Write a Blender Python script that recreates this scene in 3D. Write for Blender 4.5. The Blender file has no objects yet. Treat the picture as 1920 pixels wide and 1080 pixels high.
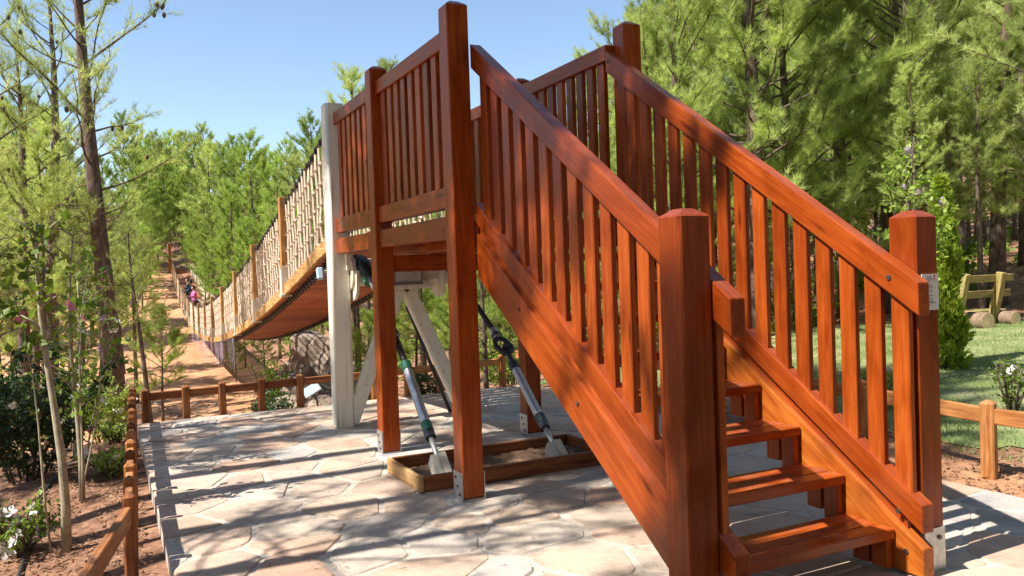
import bpy, bmesh, math, random
import numpy as np
from mathutils import Vector, Matrix, noise as mnoise

random.seed(7)
scene = bpy.context.scene
C = scene.collection
R = math.radians

# ------------------------------------------------------------------ camera
F_PX, CAM = 1548.475, Vector((5.28, -2.17955, 1.58291))
YAW, PITCH, ROLL = 2.682731, -0.018601, -0.034360
_f = Vector((math.cos(YAW) * math.cos(PITCH), math.sin(YAW) * math.cos(PITCH), math.sin(PITCH)))
_r = Vector((math.sin(YAW), -math.cos(YAW), 0))
_u = _r.cross(_f)
_r2 = _r * math.cos(ROLL) + _u * math.sin(ROLL)
_u2 = _u * math.cos(ROLL) - _r * math.sin(ROLL)
cd = bpy.data.cameras.new("camera")
cam = bpy.data.objects.new("camera", cd)
C.objects.link(cam)
cam.matrix_world = Matrix(((_r2.x, _u2.x, -_f.x, CAM.x), (_r2.y, _u2.y, -_f.y, CAM.y),
                           (_r2.z, _u2.z, -_f.z, CAM.z), (0, 0, 0, 1)))
cd.sensor_width = 36
cd.lens = F_PX * 36 / 1920
cd.clip_start, cd.clip_end = 0.05, 2000
scene.camera = cam

# ------------------------------------------------------------------ light
SUN_EL = R(54)
sx, sy = 0.025, -0.9997            # horizontal direction towards the sun
w = bpy.data.worlds.new("World")
scene.world = w
w.use_nodes = True
nt = w.node_tree
sky = nt.nodes.new("ShaderNodeTexSky")
sky.sky_type = 'NISHITA'
sky.sun_disc = False
sky.sun_elevation = SUN_EL
sky.sun_rotation = math.atan2(sx, sy)
sky.altitude = 200
sky.air_density = 1.0
sky.dust_density = 0.25
sky.ozone_density = 1.0
bg = nt.nodes["Background"]
bg.inputs[1].default_value = 0.105
nt.links.new(sky.outputs[0], bg.inputs[0])
sd = bpy.data.lights.new("sun", 'SUN')
sd.energy = 5.0
sd.angle = R(0.53)
sd.color = (1.0, 0.95, 0.87)
sun = bpy.data.objects.new("sun", sd)
C.objects.link(sun)
sdir = Vector((sx * math.cos(SUN_EL), sy * math.cos(SUN_EL), math.sin(SUN_EL)))
sun.rotation_euler = sdir.to_track_quat('Z', 'Y').to_euler()
sun.location = sdir * 60
scene.view_settings.view_transform = 'Standard'
scene.view_settings.look = 'None'
scene.view_settings.exposure = 1.02
scene.view_settings.gamma = 1.0
scene.view_settings.use_curve_mapping = False
scene.render.engine = 'CYCLES'
scene.cycles.use_denoising = True
scene.cycles.max_bounces = 8
scene.cycles.transparent_max_bounces = 8

# ------------------------------------------------------------------ materials
def new_mat(name):
    m = bpy.data.materials.new(name)
    m.use_nodes = True
    return m, m.node_tree, m.node_tree.nodes["Principled BSDF"]

def N(t, kind, **kw):
    n = t.nodes.new(kind)
    for k, v in kw.items():
        setattr(n, k, v)
    return n

def ramp(t, stops, interp='LINEAR'):
    r = N(t, "ShaderNodeValToRGB")
    r.color_ramp.interpolation = interp
    el = r.color_ramp.elements
    while len(el) < len(stops):
        el.new(0.5)
    for e, (p, c) in zip(el, stops):
        e.position = p
        e.color = (*c, 1)
    return r

def mixc(t, a, b, fac, mode='MIX'):
    m = N(t, "ShaderNodeMix", data_type='RGBA', blend_type=mode)
    for sock, v in ((m.inputs[0], fac), (m.inputs[6], a), (m.inputs[7], b)):
        if hasattr(v, 'links') or hasattr(v, 'is_linked'):
            t.links.new(v, sock)
        elif isinstance(v, (int, float)):
            sock.default_value = v
        else:
            sock.default_value = (*v, 1)
    return m.outputs[2]

def coords(t, scale=(1, 1, 1), kind="Object", rnd=True):
    tc = N(t, "ShaderNodeTexCoord")
    src = tc.outputs[kind]
    if rnd:
        oi = N(t, "ShaderNodeObjectInfo")
        mul = N(t, "ShaderNodeVectorMath", operation='SCALE')
        comb = N(t, "ShaderNodeCombineXYZ")
        for i in range(3):
            t.links.new(oi.outputs["Random"], comb.inputs[i])
        t.links.new(comb.outputs[0], mul.inputs[0])
        mul.inputs[3].default_value = 37.0
        add = N(t, "ShaderNodeVectorMath", operation='ADD')
        t.links.new(src, add.inputs[0])
        t.links.new(mul.outputs[0], add.inputs[1])
        src = add.outputs[0]
    mp = N(t, "ShaderNodeMapping")
    mp.inputs["Scale"].default_value = scale
    t.links.new(src, mp.inputs[0])
    return mp.outputs[0]

def noise(t, vec, scale, detail=4, rough=0.55, dist=0.0):
    n = N(t, "ShaderNodeTexNoise")
    n.inputs["Scale"].default_value = scale
    n.inputs["Detail"].default_value = detail
    n.inputs["Roughness"].default_value = rough
    n.inputs["Distortion"].default_value = dist
    t.links.new(vec, n.inputs["Vector"])
    return n.outputs[0]

def bump(t, p, h, strength=0.2, dist=0.01):
    b = N(t, "ShaderNodeBump")
    b.inputs["Strength"].default_value = strength
    b.inputs["Distance"].default_value = dist
    t.links.new(h, b.inputs["Height"])
    t.links.new(b.outputs[0], p.inputs["Normal"])

def obj_random(t):
    return N(t, "ShaderNodeObjectInfo").outputs["Random"]

def wood(name, c_dark, c_mid, c_light, rough=0.35, coat=0.35, bumps=0.15, blot=0.35):
    m, t, p = new_mat(name)
    v = coords(t, (0.7, 11, 11))
    g = noise(t, v, 4, 6, 0.5, 0.7)
    r = ramp(t, [(0.28, c_dark), (0.5, c_mid), (0.74, c_light)])
    t.links.new(g, r.inputs[0])
    v2 = coords(t, (1.3, 3.2, 3.2))
    g2 = noise(t, v2, 2.4, 4, 0.55, 0.6)
    r2 = ramp(t, [(0.32, (0.62, 0.55, 0.5)), (0.62, (1.1, 1.1, 1.1))])
    t.links.new(g2, r2.inputs[0])
    col = mixc(t, r.outputs[0], r2.outputs[0], blot * 2 if blot < .5 else 1.0, 'MULTIPLY')
    rr = ramp(t, [(0, (0.72, 0.66, 0.62)), (0.35, (0.95, 0.93, 0.9)), (0.65, (1.03, 1.08, 1.1)), (1, (1.2, 1.32, 1.4))])
    t.links.new(obj_random(t), rr.inputs[0])
    col = mixc(t, col, rr.outputs[0], 1.0, 'MULTIPLY')
    # fine dark pores along the grain
    v3 = coords(t, (2.5, 90, 90))
    g3 = noise(t, v3, 3, 2, 0.5)
    r3 = ramp(t, [(0.3, (0.6, 0.55, 0.5)), (0.42, (1, 1, 1))])
    t.links.new(g3, r3.inputs[0])
    col = mixc(t, col, r3.outputs[0], 0.25, 'MULTIPLY')
    vk = coords(t, (1.3, 7, 7))
    vo = N(t, "ShaderNodeTexVoronoi")
    vo.inputs["Scale"].default_value = 1.0
    t.links.new(vk, vo.inputs["Vector"])
    rk = ramp(t, [(0.05, (0.30, 0.22, 0.2)), (0.10, (0.75, 0.68, 0.6)), (0.17, (1, 1, 1))])
    t.links.new(vo.outputs["Distance"], rk.inputs[0])
    col = mixc(t, col, rk.outputs[0], 0.8, 'MULTIPLY')
    vc = coords(t, (0.5, 26, 26))
    gc = noise(t, vc, 1.6, 2, 0.5)
    rc = ramp(t, [(0.225, (0.2, 0.15, 0.13)), (0.25, (1, 1, 1))])
    t.links.new(gc, rc.inputs[0])
    col = mixc(t, col, rc.outputs[0], 0.85, 'MULTIPLY')
    gn = N(t, "ShaderNodeNewGeometry")
    sx_ = N(t, "ShaderNodeSeparateXYZ")
    t.links.new(gn.outputs["Normal"], sx_.inputs[0])
    du = N(t, "ShaderNodeMapRange")
    du.inputs["From Min"].default_value = 0.75
    du.inputs["From Max"].default_value = 1.0
    du.inputs["To Max"].default_value = 0.28
    t.links.new(sx_.outputs[2], du.inputs["Value"])
    dn = noise(t, gn.outputs["Position"], 7, 6, 0.7)
    dr = ramp(t, [(0.42, (0, 0, 0)), (0.68, (1, 1, 1))])
    t.links.new(dn, dr.inputs[0])
    dm = N(t, "ShaderNodeMath", operation='MULTIPLY')
    t.links.new(du.outputs[0], dm.inputs[0])
    t.links.new(dr.outputs[0], dm.inputs[1])
    col = mixc(t, col, (0.42, 0.27, 0.19), dm.outputs[0])
    t.links.new(col, p.inputs["Base Color"])
    p.inputs["Specular IOR Level"].default_value = 0.2
    rg = ramp(t, [(0.3, (rough * .75,) * 3), (0.7, (rough * 1.35,) * 3)])
    t.links.new(g2, rg.inputs[0])
    t.links.new(rg.outputs[0], p.inputs["Roughness"])
    p.inputs["Coat Weight"].default_value = coat
    p.inputs["Coat Roughness"].default_value = 0.16
    bump(t, p, g, bumps, 0.004)
    return m

M = {}
M['wood'] = wood('stained wood', (0.245, 0.038, 0.005), (0.325, 0.056, 0.0068), (0.415, 0.088, 0.0115), blot=0.32, rough=0.3, bumps=0.06, coat=0.13)
M['wood_inner'] = wood('orange stained wood', (0.32, 0.07, 0.010), (0.46, 0.12, 0.016), (0.58, 0.20, 0.032), blot=0.4, bumps=0.06, coat=.15)  # lighter, more orange stain for the far stringer
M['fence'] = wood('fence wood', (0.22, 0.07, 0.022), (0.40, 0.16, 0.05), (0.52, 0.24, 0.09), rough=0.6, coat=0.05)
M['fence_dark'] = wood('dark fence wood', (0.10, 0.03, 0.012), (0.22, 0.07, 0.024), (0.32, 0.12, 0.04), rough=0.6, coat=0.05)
M['olive_wood'] = wood('weathered olive wood', (0.20, 0.145, 0.05), (0.38, 0.29, 0.11), (0.50, 0.40, 0.19), rough=0.75, coat=0)
M['deck'] = wood('bridge deck wood', (0.27, 0.085, 0.042), (0.42, 0.15, 0.078), (0.52, 0.22, 0.13), rough=0.6, coat=0)
M['post_wood'] = wood('bridge post wood', (0.34, 0.16, 0.05), (0.50, 0.27, 0.10), (0.60, 0.36, 0.16), rough=0.6, coat=0)

def simple(name, col, rough=0.5, metal=0.0, var=0.15, scale=12, bumps=0.0, coat=0.0):
    m, t, p = new_mat(name)
    v = coords(t)
    g = noise(t, v, scale, 5, 0.6)
    r = ramp(t, [(0.3, tuple(c * (1 - var) for c in col)), (0.7, tuple(min(1, c * (1 + var)) for c in col))])
    t.links.new(g, r.inputs[0])
    t.links.new(r.outputs[0], p.inputs["Base Color"])
    p.inputs["Roughness"].default_value = rough
    p.inputs["Metallic"].default_value = metal
    p.inputs["Coat Weight"].default_value = coat
    if bumps:
        bump(t, p, g, bumps, 0.01)
    return m

m, t, p = new_mat('cream paint')
v = coords(t, (16, 16, 1.1))
g = noise(t, v, 1.4, 5, 0.6)
r = ramp(t, [(0.28, (0.42, 0.32, 0.20)), (0.36, (0.66, 0.59, 0.46)), (0.5, (0.74, 0.68, 0.56)), (0.8, (0.77, 0.72, 0.61))])
t.links.new(g, r.inputs[0])
v2 = coords(t)
g2 = noise(t, v2, 22, 5, 0.65)
r2 = ramp(t, [(0.27, (0.45, 0.33, 0.22)), (0.33, (1, 1, 1))])
t.links.new(g2, r2.inputs[0])
t.links.new(mixc(t, r.outputs[0], r2.outputs[0], 0.6, 'MULTIPLY'), p.inputs["Base Color"])
p.inputs["Roughness"].default_value = 0.42
bump(t, p, g2, 0.05, 0.004)
M['cream'] = m
M['steel'] = simple('galvanised steel', (0.50, 0.50, 0.49), 0.42, 0.75, 0.22, 30, 0.03)
M['dark_steel'] = simple('dark steel', (0.055, 0.055, 0.06), 0.4, 0.4, 0.3, 20, 0.05)
M['bolt'] = simple('bolt metal', (0.10, 0.085, 0.07), 0.5, 0.6, 0.2, 40)
M['green_paint'] = simple('green paint', (0.025, 0.14, 0.075), 0.4, 0, 0.25, 20)
M['dark_green'] = simple('dark green rubber', (0.012, 0.03, 0.026), 0.5, 0, 0.25, 20)
M['cable'] = simple('steel cable', (0.30, 0.30, 0.30), 0.45, 0.5, 0.4, 80, 0.3)
M['black'] = simple('black rubber', (0.02, 0.02, 0.02), 0.55, 0, 0.3, 20)
M['rope'] = simple('hemp rope', (0.60, 0.49, 0.365), 0.9, 0, 0.22, 30, 0.3)
M['white_plaster'] = simple('pale anchor mortar', (0.52, 0.45, 0.35), 0.9, 0, 0.22, 14, 0.4)
M['panel_grey'] = simple('grey frame', (0.30, 0.29, 0.26), 0.5, 0.2, 0.15, 20)
M['panel_glass'] = simple('pale panel glass', (0.46, 0.44, 0.38), 0.25, 0, 0.25, 6, 0, 0.3)
M['blue_white'] = simple('pale blue casing', (0.40, 0.52, 0.62), 0.6, 0, 0.1, 8)
M['soilbed'] = simple('dark soil', (0.15, 0.085, 0.05), 0.95, 0, 0.4, 20, 0.5)
M['rope_purple'] = simple('purple ribbon', (0.34, 0.27, 0.38), 0.8, 0, 0.5, 2)
M['log_bark'] = simple('log bark', (0.22, 0.15, 0.10), 0.9, 0, 0.4, 14, 0.6)
M['log_end'] = simple('log end', (0.50, 0.36, 0.20), 0.8, 0, 0.25, 9, 0.2)

def plain(name, col, rough=0.6):
    m, t, p = new_mat(name)
    p.inputs["Base Color"].default_value = (*col, 1)
    p.inputs["Roughness"].default_value = rough
    return m
M['paper'] = plain('notice paper', (0.74, 0.74, 0.74), 0.45)
M['ink'] = plain('notice ink', (0.12, 0.12, 0.13), 0.7)
M['ink_red'] = plain('notice red', (0.45, 0.03, 0.03), 0.7)
M['skin'] = plain('skin', (0.45, 0.26, 0.18), 0.6)
M['cloth_dark'] = plain('dark cloth', (0.018, 0.02, 0.028), 0.9)
M['cloth_blue'] = plain('navy cloth', (0.03, 0.06, 0.10), 0.9)
M['cloth_pink'] = plain('pink cloth', (0.60, 0.12, 0.36), 0.9)
M['jeans'] = plain('jeans', (0.06, 0.08, 0.14), 0.9)
M['hair'] = plain('dark hair', (0.015, 0.011, 0.009), 0.6)

# flagstone
m, t, p = new_mat('flagstone')
rr = ramp(t, [(0, (0.49, 0.41, 0.335)), (0.2, (0.49, 0.345, 0.265)), (0.38, (0.51, 0.44, 0.37)), (0.55, (0.40, 0.39, 0.375)),
              (0.7, (0.51, 0.40, 0.31)), (0.85, (0.46, 0.31, 0.23)), (1, (0.52, 0.465, 0.40))])
t.links.new(obj_random(t), rr.inputs[0])
v = coords(t, kind="Object")
g = noise(t, v, 3.2, 6, 0.62, 0.6)
r1 = ramp(t, [(0.3, (0.72, 0.70, 0.70)), (0.5, (1, .97, .93)), (0.7, (1.12, 1.02, 0.92))])
t.links.new(g, r1.inputs[0])
col = mixc(t, rr.outputs[0], r1.outputs[0], 0.9, 'MULTIPLY')
g2 = noise(t, v, 26, 6, 0.7)
r2 = ramp(t, [(0.3, (0.8, 0.8, 0.8)), (0.6, (1.05, 1.05, 1.05))])
t.links.new(g2, r2.inputs[0])
col = mixc(t, col, r2.outputs[0], 0.7, 'MULTIPLY')
geo = N(t, "ShaderNodeNewGeometry")
g4 = noise(t, geo.outputs["Position"], 1.3, 6, 0.65, 0.8)
r4 = ramp(t, [(0.34, (0.66, 0.64, 0.62)), (0.5, (0.96, 0.95, 0.94)), (0.66, (1.1, 1.08, 1.06))])
t.links.new(g4, r4.inputs[0])
col = mixc(t, col, r4.outputs[0], 0.8, 'MULTIPLY')
g5 = noise(t, geo.outputs["Position"], 60, 4, 0.7)
r5 = ramp(t, [(0.30, (0.55, 0.5, 0.46)), (0.38, (1, 1, 1))])
t.links.new(g5, r5.inputs[0])
col = mixc(t, col, r5.outputs[0], 0.7, 'MULTIPLY')
t.links.new(col, p.inputs["Base Color"])
p.inputs["Roughness"].default_value = 0.8
hsum = N(t, "ShaderNodeMath", operation='ADD')
t.links.new(g, hsum.inputs[0]); t.links.new(g2, hsum.inputs[1])
bump(t, p, hsum.outputs[0], 0.5, 0.014)
M['stone'] = m
M['mortar'] = simple('mortar', (0.44, 0.385, 0.32), 0.92, 0, 0.2, 18, 0.5)
M['rock'] = simple('grey brown rock', (0.25, 0.19, 0.145), 0.9, 0, 0.65, 4.5, 0.8)

# terrain: tan sand in the ravine, red brown litter under the pines
m, t, p = new_mat('earth')
v = coords(t, rnd=False)
g1 = noise(t, v, 0.35, 5, 0.6, 0.5)
g2 = noise(t, v, 9, 8, 0.7)
g3 = noise(t, v, 1.7, 6, 0.65)
sand = ramp(t, [(0.3, (0.42, 0.19, 0.085)), (0.6, (0.56, 0.29, 0.145)), (0.8, (0.62, 0.37, 0.21))])
t.links.new(g3, sand.inputs[0])
lit = ramp(t, [(0.25, (0.10, 0.048, 0.026)), (0.45, (0.24, 0.11, 0.06)), (0.62, (0.36, 0.19, 0.11)), (0.8, (0.46, 0.29, 0.19))])
t.links.new(g2, lit.inputs[0])
at = N(t, "ShaderNodeAttribute", attribute_name="sand")
ad = N(t, "ShaderNodeMath", operation='ADD')
t.links.new(at.outputs["Fac"], ad.inputs[0])
sc1 = N(t, "ShaderNodeMath", operation='MULTIPLY_ADD')
t.links.new(g1, sc1.inputs[0]); sc1.inputs[1].default_value = 1.2; sc1.inputs[2].default_value = -0.6
t.links.new(sc1.outputs[0], ad.inputs[1])
rm = ramp(t, [(0.35, (0, 0, 0)), (0.65, (1, 1, 1))])
t.links.new(ad.outputs[0], rm.inputs[0])
col = mixc(t, lit.outputs[0], sand.outputs[0], rm.outputs[0])
gr = ramp(t, [(0.35, (0.7, 0.7, 0.7)), (0.65, (1.1, 1.1, 1.1))])
t.links.new(g2, gr.inputs[0])
col = mixc(t, col, gr.outputs[0], 0.6, 'MULTIPLY')
t.links.new(col, p.inputs["Base Color"])
p.inputs["Roughness"].default_value = 0.95
bump(t, p, g2, 0.9, 0.05)
M['earth'] = m

m, t, p = new_mat('lawn soil')
v = coords(t, rnd=False)
g = noise(t, v, 1.1, 5, 0.6)
g2 = noise(t, v, 30, 4, 0.7)
r = ramp(t, [(0.3, (0.12, 0.17, 0.04)), (0.5, (0.20, 0.25, 0.08)), (0.64, (0.33, 0.33, 0.16)), (0.78, (0.46, 0.40, 0.26))])
t.links.new(g, r.inputs[0])
r2 = ramp(t, [(0.3, (0.6, 0.6, 0.6)), (0.7, (1.15, 1.15, 1.15))])
t.links.new(g2, r2.inputs[0])
t.links.new(mixc(t, r.outputs[0], r2.outputs[0], 0.8, 'MULTIPLY'), p.inputs["Base Color"])
p.inputs["Roughness"].default_value = 0.95
bump(t, p, g2, 0.8, 0.03)
M['lawn'] = m

def leafmat(name, c1, c2, c3, transl=0.45, nscale=1.2, rough=0.5, spec=0.3, bright=(0.75, 1.2)):
    m, t, p = new_mat(name)
    v = coords(t)
    g = noise(t, v, nscale, 4, 0.6)
    r = ramp(t, [(0.3, c1), (0.5, c2), (0.7, c3)])
    t.links.new(g, r.inputs[0])
    rr = ramp(t, [(0, (bright[0],) * 3), (1, (bright[1],) * 3)])
    t.links.new(obj_random(t), rr.inputs[0])
    col = mixc(t, r.outputs[0], rr.outputs[0], 1.0, 'MULTIPLY')
    t.links.new(col, p.inputs["Base Color"])
    p.inputs["Roughness"].default_value = rough
    p.inputs["Specular IOR Level"].default_value = spec
    tr = N(t, "ShaderNodeBsdfTranslucent")
    t.links.new(mixc(t, col, (1.08, 1.05, 0.72), 1.0, 'MULTIPLY'), tr.inputs["Color"])
    mx = N(t, "ShaderNodeMixShader")
    mx.inputs[0].default_value = transl
    t.links.new(p.outputs[0], mx.inputs[1])
    t.links.new(tr.outputs[0], mx.inputs[2])
    t.links.new(mx.outputs[0], t.nodes["Material Output"].inputs["Surface"])
    return m
M['needle'] = leafmat('pine needles', (0.31, 0.385, 0.125), (0.47, 0.56, 0.19), (0.60, 0.67, 0.28), 0.6, 0.7)
M['needle_young'] = leafmat('young pine needles', (0.22, 0.33, 0.065), (0.35, 0.47, 0.10), (0.48, 0.60, 0.165), 0.54, 0.8)
M['leaf'] = leafmat('shrub leaves', (0.09, 0.16, 0.02), (0.17, 0.26, 0.036), (0.28, 0.38, 0.06), 0.5, 3.0)
M['leaf_bright'] = leafmat('bright shrub leaves', (0.18, 0.28, 0.04), (0.29, 0.40, 0.07), (0.42, 0.52, 0.12), 0.5, 3.0)
M['leaf_dark'] = leafmat('dark bush leaves', (0.022, 0.05, 0.016), (0.04, 0.085, 0.022), (0.07, 0.13, 0.03), 0.3, 3.0, 0.4)
M['scale_leaf'] = leafmat('juniper sprays', (0.22, 0.32, 0.03), (0.37, 0.49, 0.055), (0.50, 0.60, 0.09), 0.45, 5.0)
M['grass'] = leafmat('grass blades', (0.16, 0.21, 0.075), (0.26, 0.32, 0.12), (0.42, 0.42, 0.23), 0.4, 0.9)
M['petal_pink'] = leafmat('pink petals', (0.62, 0.10, 0.30), (0.70, 0.18, 0.40), (0.74, 0.28, 0.50), 0.4)
M['petal_lilac'] = leafmat('lilac petals', (0.50, 0.30, 0.66), (0.62, 0.44, 0.76), (0.74, 0.60, 0.82), 0.4)
M['petal_white'] = leafmat('white petals', (0.80, 0.72, 0.72), (0.82, 0.76, 0.76), (0.84, 0.80, 0.80), 0.3)
M['litter'] = leafmat('dry litter', (0.12, 0.06, 0.03), (0.24, 0.13, 0.07), (0.40, 0.26, 0.15), 0.1, 6.0, 0.9)

m, t, p = new_mat('pine bark')
v = coords(t, (7, 7, 2.2))
g = noise(t, v, 2.2, 6, 0.7, 0.6)
r = ramp(t, [(0.3, (0.035, 0.024, 0.018)), (0.5, (0.12, 0.078, 0.058)), (0.68, (0.24, 0.18, 0.145)), (0.8, (0.36, 0.31, 0.27))])
t.links.new(g, r.inputs[0])
t.links.new(r.outputs[0], p.inputs["Base Color"])
p.inputs["Roughness"].default_value = 0.95
bump(t, p, g, 1.0, 0.03)
M['bark'] = m
M['stem'] = simple('pale stem bark', (0.34, 0.29, 0.19), 0.85, 0, 0.3, 20, 0.3)

# ------------------------------------------------------------------ object helpers
WM = {}

def new_obj(name, mesh, parent=None, mw=None, mat=None):
    o = bpy.data.objects.new(name, mesh)
    C.objects.link(o)
    mw = mw if mw is not None else Matrix.Identity(4)
    if parent is not None:
        o.parent = parent
        o.matrix_basis = WM[parent].inverted() @ mw
    else:
        o.matrix_basis = mw
    WM[o] = mw.copy()
    if mat is not None and mesh is not None and not mesh.materials:
        mesh.materials.append(mat)
    return o

def tag(o, label=None, cat=None, group=None, kind=None):
    for k, v in (("label", label), ("category", cat), ("group", group), ("kind", kind)):
        if v:
            o[k] = v
    return o

def thing(name, label, cat, loc=(0, 0, 0), group=None):
    o = new_obj(name, None, None, Matrix.Translation(Vector(loc)))
    o.empty_display_size = 0.2
    return tag(o, label, cat, group)

def arr_mesh(name, verts, faces, mats=(), fmat=None, smooth=False):
    me = bpy.data.meshes.new(name)
    me.from_pydata([tuple(v) for v in verts], [], [tuple(int(i) for i in f) for f in faces])
    for mm in mats:
        me.materials.append(mm)
    if fmat is not None:
        me.polygons.foreach_set("material_index", np.asarray(fmat, dtype=np.int32))
    if smooth:
        me.polygons.foreach_set("use_smooth", np.ones(len(me.polygons), dtype=bool))
    me.update()
    return me

def tri_mesh(name, tri, mats=(), fmat=None):
    """tri: (n,3,3) array, separate triangles"""
    n = len(tri)
    me = bpy.data.meshes.new(name)
    me.vertices.add(n * 3)
    me.vertices.foreach_set("co", np.ascontiguousarray(tri, dtype=np.float32).ravel())
    me.loops.add(n * 3)
    me.loops.foreach_set("vertex_index", np.arange(n * 3, dtype=np.int32))
    me.polygons.add(n)
    me.polygons.foreach_set("loop_start", np.arange(0, n * 3, 3, dtype=np.int32))
    me.polygons.foreach_set("loop_total", np.full(n, 3, dtype=np.int32))
    for mm in mats:
        me.materials.append(mm)
    if fmat is not None:
        me.polygons.foreach_set("material_index", np.asarray(fmat, dtype=np.int32))
    me.update()
    me.validate()
    return me

_box = {}
def box_mesh(L, W, H, bev=0.006, cap=0.0, mat=None):
    """bevelled box along local X (0..L), centred in Y and Z; cap = pyramid height on the far end"""
    key = (round(L, 4), round(W, 4), round(H, 4), bev, cap, mat.name if mat else '')
    if key in _box:
        return _box[key]
    bm = bmesh.new()
    bmesh.ops.create_cube(bm, size=1)
    for vv in bm.verts:
        vv.co = Vector(((vv.co.x + .5) * L, vv.co.y * W, vv.co.z * H))
    if bev > 0:
        bmesh.ops.bevel(bm, geom=bm.edges[:], offset=min(bev, min(L, W, H) * 0.3), segments=1, affect='EDGES', profile=0.5)
    if cap:
        top = max(bm.faces, key=lambda f: f.calc_center_median().x)
        rr = bmesh.ops.inset_individual(bm, faces=[top], thickness=min(W, H) * 0.36)
        for vv in top.verts:
            vv.co.x += cap
    me = bpy.data.meshes.new("timber")
    bm.to_mesh(me)
    bm.free()
    if mat:
        me.materials.append(mat)
    _box[key] = me
    return me

def frame(p0, p1, up=(0, 0, 1)):
    p0, p1 = Vector(p0), Vector(p1)
    x = (p1 - p0).normalized()
    u = Vector(up)
    if abs(x.dot(u)) > 0.99:
        u = Vector((1, 0, 0))
    y = u.cross(x).normalized()
    z = x.cross(y)
    return Matrix(((x.x, y.x, z.x, p0.x), (x.y, y.y, z.y, p0.y), (x.z, y.z, z.z, p0.z), (0, 0, 0, 1)))

def beam(name, p0, p1, wid, hei, parent, mat, bev=0.006, cap=0.0, up=(0, 0, 1)):
    L = (Vector(p1) - Vector(p0)).length
    return new_obj(name, box_mesh(L, wid, hei, bev, cap, mat), parent, frame(p0, p1, up))

def prism(name, poly, y0, y1, ang, parent, mat, bev=0.006):
    """poly of (x,z) world points extruded from y0 to y1; local X follows the slope so the grain runs along it"""
    o = Vector((poly[0][0], (y0 + y1) / 2, poly[0][1]))
    mw = Matrix.Translation(o) @ Matrix.Rotation(ang, 4, 'Y')
    inv = mw.inverted()
    bm = bmesh.new()
    a = [bm.verts.new(inv @ Vector((x, y0, z))) for x, z in poly]
    b = [bm.verts.new(inv @ Vector((x, y1, z))) for x, z in poly]
    n = len(poly)
    bm.faces.new(a)
    bm.faces.new(b[::-1])
    for i in range(n):
        bm.faces.new((a[i], b[i], b[(i + 1) % n], a[(i + 1) % n]))
    bmesh.ops.recalc_face_normals(bm, faces=bm.faces[:])
    if bev:
        bmesh.ops.bevel(bm, geom=bm.edges[:], offset=bev, segments=2, affect='EDGES', profile=0.5)
    me = bpy.data.meshes.new("plank")
    bm.to_mesh(me)
    bm.free()
    return new_obj(name, me, parent, mw, mat)

def tube_data(path, radii, sides=6, closed=True):
    P = [Vector(q) for q in path]
    vs, fs = [], []
    prev = None
    for i, q in enumerate(P):
        d = (P[min(i + 1, len(P) - 1)] - P[max(i - 1, 0)]).normalized()
        if prev is None:
            ref = Vector((0, 0, 1)) if abs(d.z) < 0.9 else Vector((1, 0, 0))
            a = d.cross(ref).normalized()
        else:
            a = (prev - d * prev.dot(d)).normalized()
        prev = a
        b = d.cross(a)
        r = radii[i] if hasattr(radii, '__len__') else radii
        for k in range(sides):
            th = 2 * math.pi * k / sides
            vs.append(q + (a * math.cos(th) + b * math.sin(th)) * r)
    for i in range(len(P) - 1):
        for k in range(sides):
            k2 = (k + 1) % sides
            fs.append((i * sides + k, i * sides + k2, (i + 1) * sides + k2, (i + 1) * sides + k))
    if closed:
        fs.append(tuple(range(sides))[::-1])
        fs.append(tuple((len(P) - 1) * sides + k for k in range(sides)))
    return vs, fs

class MB:
    def __init__(s):
        s.v, s.f, s.m = [], [], []
    def add(s, vs, fs, mi=0):
        o = len(s.v)
        s.v += [tuple(q) for q in vs]
        s.f += [tuple(i + o for i in f) for f in fs]
        s.m += [mi] * len(fs)
    def tube(s, path, r, sides=6, mi=0):
        s.add(*tube_data(path, r, sides), mi)
    def box(s, c, size, mi=0, mat3=None):
        cx, cy, cz = c
        hx, hy, hz = (q / 2 for q in size)
        vs = [Vector((i * hx, j * hy, k * hz)) for i in (-1, 1) for j in (-1, 1) for k in (-1, 1)]
        if mat3 is not None:
            vs = [mat3 @ q for q in vs]
        vs = [q + Vector(c) for q in vs]
        s.add(vs, [(0, 1, 3, 2), (4, 6, 7, 5), (0, 4, 5, 1), (2, 3, 7, 6), (0, 2, 6, 4), (1, 5, 7, 3)], mi)
    def obj(s, name, parent, mats, smooth=False, origin=(0, 0, 0)):
        o = Vector(origin)
        vs = [Vector(q) - o for q in s.v]
        me = arr_mesh(name, vs, s.f, mats, s.m, smooth)
        return new_obj(name, me, parent, Matrix.Translation(o))

def tube(name, path, r, parent, mat, sides=8, smooth=True):
    mb = MB()
    mb.tube(path, r, sides)
    return mb.obj(name, parent, [mat], smooth, path[0])

def cyl(name, p0, p1, r, parent, mat, sides=14, r2=None):
    return tube(name, [p0, p1], [r, r2 if r2 is not None else r], parent, mat, sides, False)

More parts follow.
